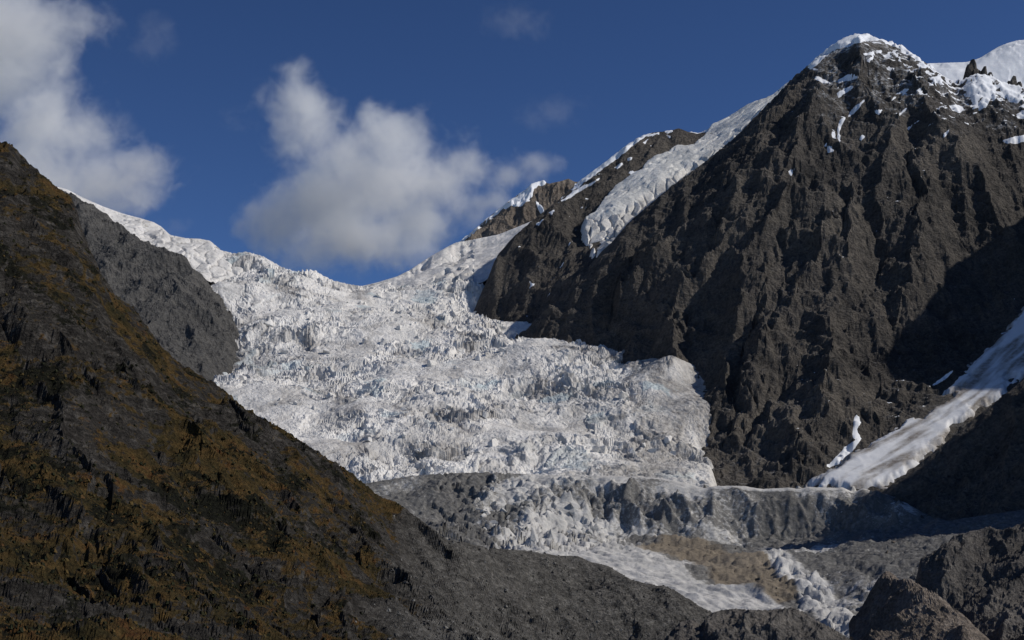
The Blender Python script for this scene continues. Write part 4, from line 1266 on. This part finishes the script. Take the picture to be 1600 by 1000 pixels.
seracs(G, G_o, M_ice, 220, lambda x, y: (x > 330) & (x < 1080) & (y > 430) & (y < 725) & (poly_sd(x, y, [(345, 420), (420, 420), (560, 452), (740, 450), (800, 540), (960, 590), (1060, 660), (1080, 720), (600, 725), (340, 590), (385, 500)]) > 3), 3.0, 9.5, 2001)
seracs(T, T_o, M_tongue, 45, lambda x, y: poly_sd(x, y, [(740, 760), (880, 770), (960, 815), (1000, 840), (900, 852), (780, 845), (740, 800)]) > 2, 3.5, 9.0, 2101)

# boulders among the debris
stones = []
for k in range(8):
    me = block_mesh(3001 + k)
    me.name = "boulder"
    me.materials.append(M_brown if k % 3 == 0 else M_slab)
    stones.append(me)
r0 = random.Random(31)
bspots = np.argwhere((np.maximum(brown, sstep(0.45, 0.7, deb_shade)) > 0.5) & (Tpy > 845) & (Tpx > 960) & (Tpx < 1430) & (T.y < 1750))
for k in range(70):
    a, b = bspots[r0.randrange(len(bspots))]
    o = bpy.data.objects.new("boulder", stones[k % 8])
    sz = 0.9 + 2.2 * r0.random() ** 2.5
    o.location = (T.x[a, b], T.y[a, b], T.z[a, b] + sz * 0.3)
    o.rotation_euler = (r0.uniform(-0.5, 0.5), r0.uniform(-0.5, 0.5), r0.uniform(0, 6.28))
    o.scale = (sz, sz * r0.uniform(0.7, 1.1), sz * r0.uniform(0.6, 0.9))
    COL.objects.link(o)
    o.parent = T_o

# ------------------------------------------------------------------ clouds
def cloud(blobs, D, dens, label, lam=260.0, amp=2.7, group=None, bias=0.07, seed=0):
    m = bpy.data.materials.new("cloud_vapour")
    m.use_nodes = True
    nt = m.node_tree
    for n_ in list(nt.nodes): nt.nodes.remove(n_)
    out = nt.nodes.new("ShaderNodeOutputMaterial")
    g = NG(nt)
    acc = None
    lo, hi_ = np.full(3, 1e9), np.full(3, -1e9)
    for k, bl in enumerate(blobs):
        px, py, rx, ry = bl[:4]
        wgt = bl[4] if len(bl) > 4 else 1.0
        c = np.array(P(px, py, D + 60 * math.sin(k * 2.1)))
        R_ = np.array([rx, (rx + ry) * 0.5, ry]) * D / FPX
        lo, hi_ = np.minimum(lo, c - R_ * 1.35), np.maximum(hi_, c + R_ * 1.35)
        vm = nt.nodes.new("ShaderNodeVectorMath")
        vm.operation = 'MULTIPLY_ADD'
        vm.inputs[1].default_value = 1 / R_
        vm.inputs[2].default_value = -c / R_
        nt.links.new(g.pos, vm.inputs[0])
        ln = nt.nodes.new("ShaderNodeVectorMath")
        ln.operation = 'LENGTH'
        nt.links.new(vm.outputs[0], ln.inputs[0])
        f = g.math('SUBTRACT', wgt, ln.outputs["Value"])
        if acc is None: acc = f
        else:
            mx = nt.nodes.new("ShaderNodeMath")
            mx.operation = 'SMOOTH_MAX'
            nt.links.new(acc, mx.inputs[0])
            nt.links.new(f, mx.inputs[1])
            mx.inputs[2].default_value = 0.35
            acc = mx.outputs[0]
    n1 = g.noise(lam, 7, 0.56, None, 0.5, None, (seed, seed * 2.0, 1))
    n2 = g.noise(lam * 0.25, 5, 0.62, None, 0.8, None, (seed, 3.0, seed))
    acc = g.math('ADD', acc, g.math('MULTIPLY', g.math('SUBTRACT', n2, 0.5), amp * 0.55))
    f = g.math('ADD', acc, g.math('MULTIPLY', g.math('SUBTRACT', n1, 0.5 - bias), amp))
    mr = nt.nodes.new("ShaderNodeMapRange")
    mr.interpolation_type = 'SMOOTHSTEP'
    mr.inputs["From Min"].default_value = 0.02
    mr.inputs["From Max"].default_value = 1.2
    mr.inputs["To Max"].default_value = dens
    nt.links.new(f, mr.inputs["Value"])
    pv = nt.nodes.new("ShaderNodeVolumePrincipled")
    pv.inputs["Color"].default_value = (0.992, 0.99, 0.985, 1)
    pv.inputs["Anisotropy"].default_value = 0.25
    nt.links.new(mr.outputs[0], pv.inputs["Density"])
    nt.links.new(pv.outputs[0], out.inputs["Volume"])
    bm = bmesh.new()
    bmesh.ops.create_icosphere(bm, subdivisions=3, radius=1.0)
    c, e = (lo + hi_) / 2, (hi_ - lo) / 2 * 1.3
    me = bpy.data.meshes.new("cloud")
    for v in bm.verts: v.co = (c[0] + v.co.x * e[0], c[1] + v.co.y * e[1], c[2] + v.co.z * e[2])
    bm.to_mesh(me)
    bm.free()
    me.materials.append(m)
    o = bpy.data.objects.new("cloud", me)
    COL.objects.link(o)
    return tag(o, label, "cloud", group)


cloud([(590, 290, 120, 85), (520, 325, 105, 75), (485, 205, 62, 60), (470, 160, 50, 42), (458, 108, 34, 30, 0.75), (540, 245, 70, 60), (602, 205, 45, 52), (580, 178, 30, 28), (690, 290, 75, 52), (730, 262, 60, 40),
       (800, 275, 60, 30, 0.85), (560, 375, 110, 45), (655, 350, 95, 42, 0.9), (440, 350, 60, 55), (490, 395, 70, 38, 0.9), (830, 255, 55, 24, 0.7), (740, 320, 80, 45, 0.75), (640, 390, 80, 26, 0.7)], 6200, 0.009,
      "large grey-white cloud with two rounded towers rising behind the icefall saddle", seed=3.0)
cloud([(20, 60, 100, 80), (0, 130, 110, 85), (60, 195, 100, 65), (120, 215, 75, 62), (150, 275, 105, 55), (220, 262, 55, 36), (30, 275, 95, 90), (-60, 60, 110, 110), (95, 105, 60, 40, 0.6), (-80, 230, 110, 120), (210, 310, 60, 30, 0.6), (130, 40, 60, 35, 0.5)], 5900, 0.009,
      "grey-white cloud bank at the top left behind the brown hilltop", seed=9.0)
for k, (px, py, rx, ry, w, lb) in enumerate([
        (236, 55, 40, 34, 0.55, "small wispy cloud shred in the blue right of the cloud bank"),
        (795, 38, 60, 30, 0.55, "small thin cloud shred high above the far rock peak"),
        (868, 180, 75, 28, 0.5, "thin cloud veil in the blue left of the dark mountain"),
        (378, 170, 42, 40, 0.45, "faint cloud shred left of the large towered cloud"),
        (278, 357, 34, 22, 0.55, "little puff of cloud peeping over the snow ridge")]):
    cloud([(px, py, rx, ry, w + 0.35), (px + rx * 0.5, py - ry * 0.5, rx * 0.6, ry * 0.6, w)], 6000, 0.0010, lb, 200.0, 3.6, None, 0.03, 21.0 + 5 * k)
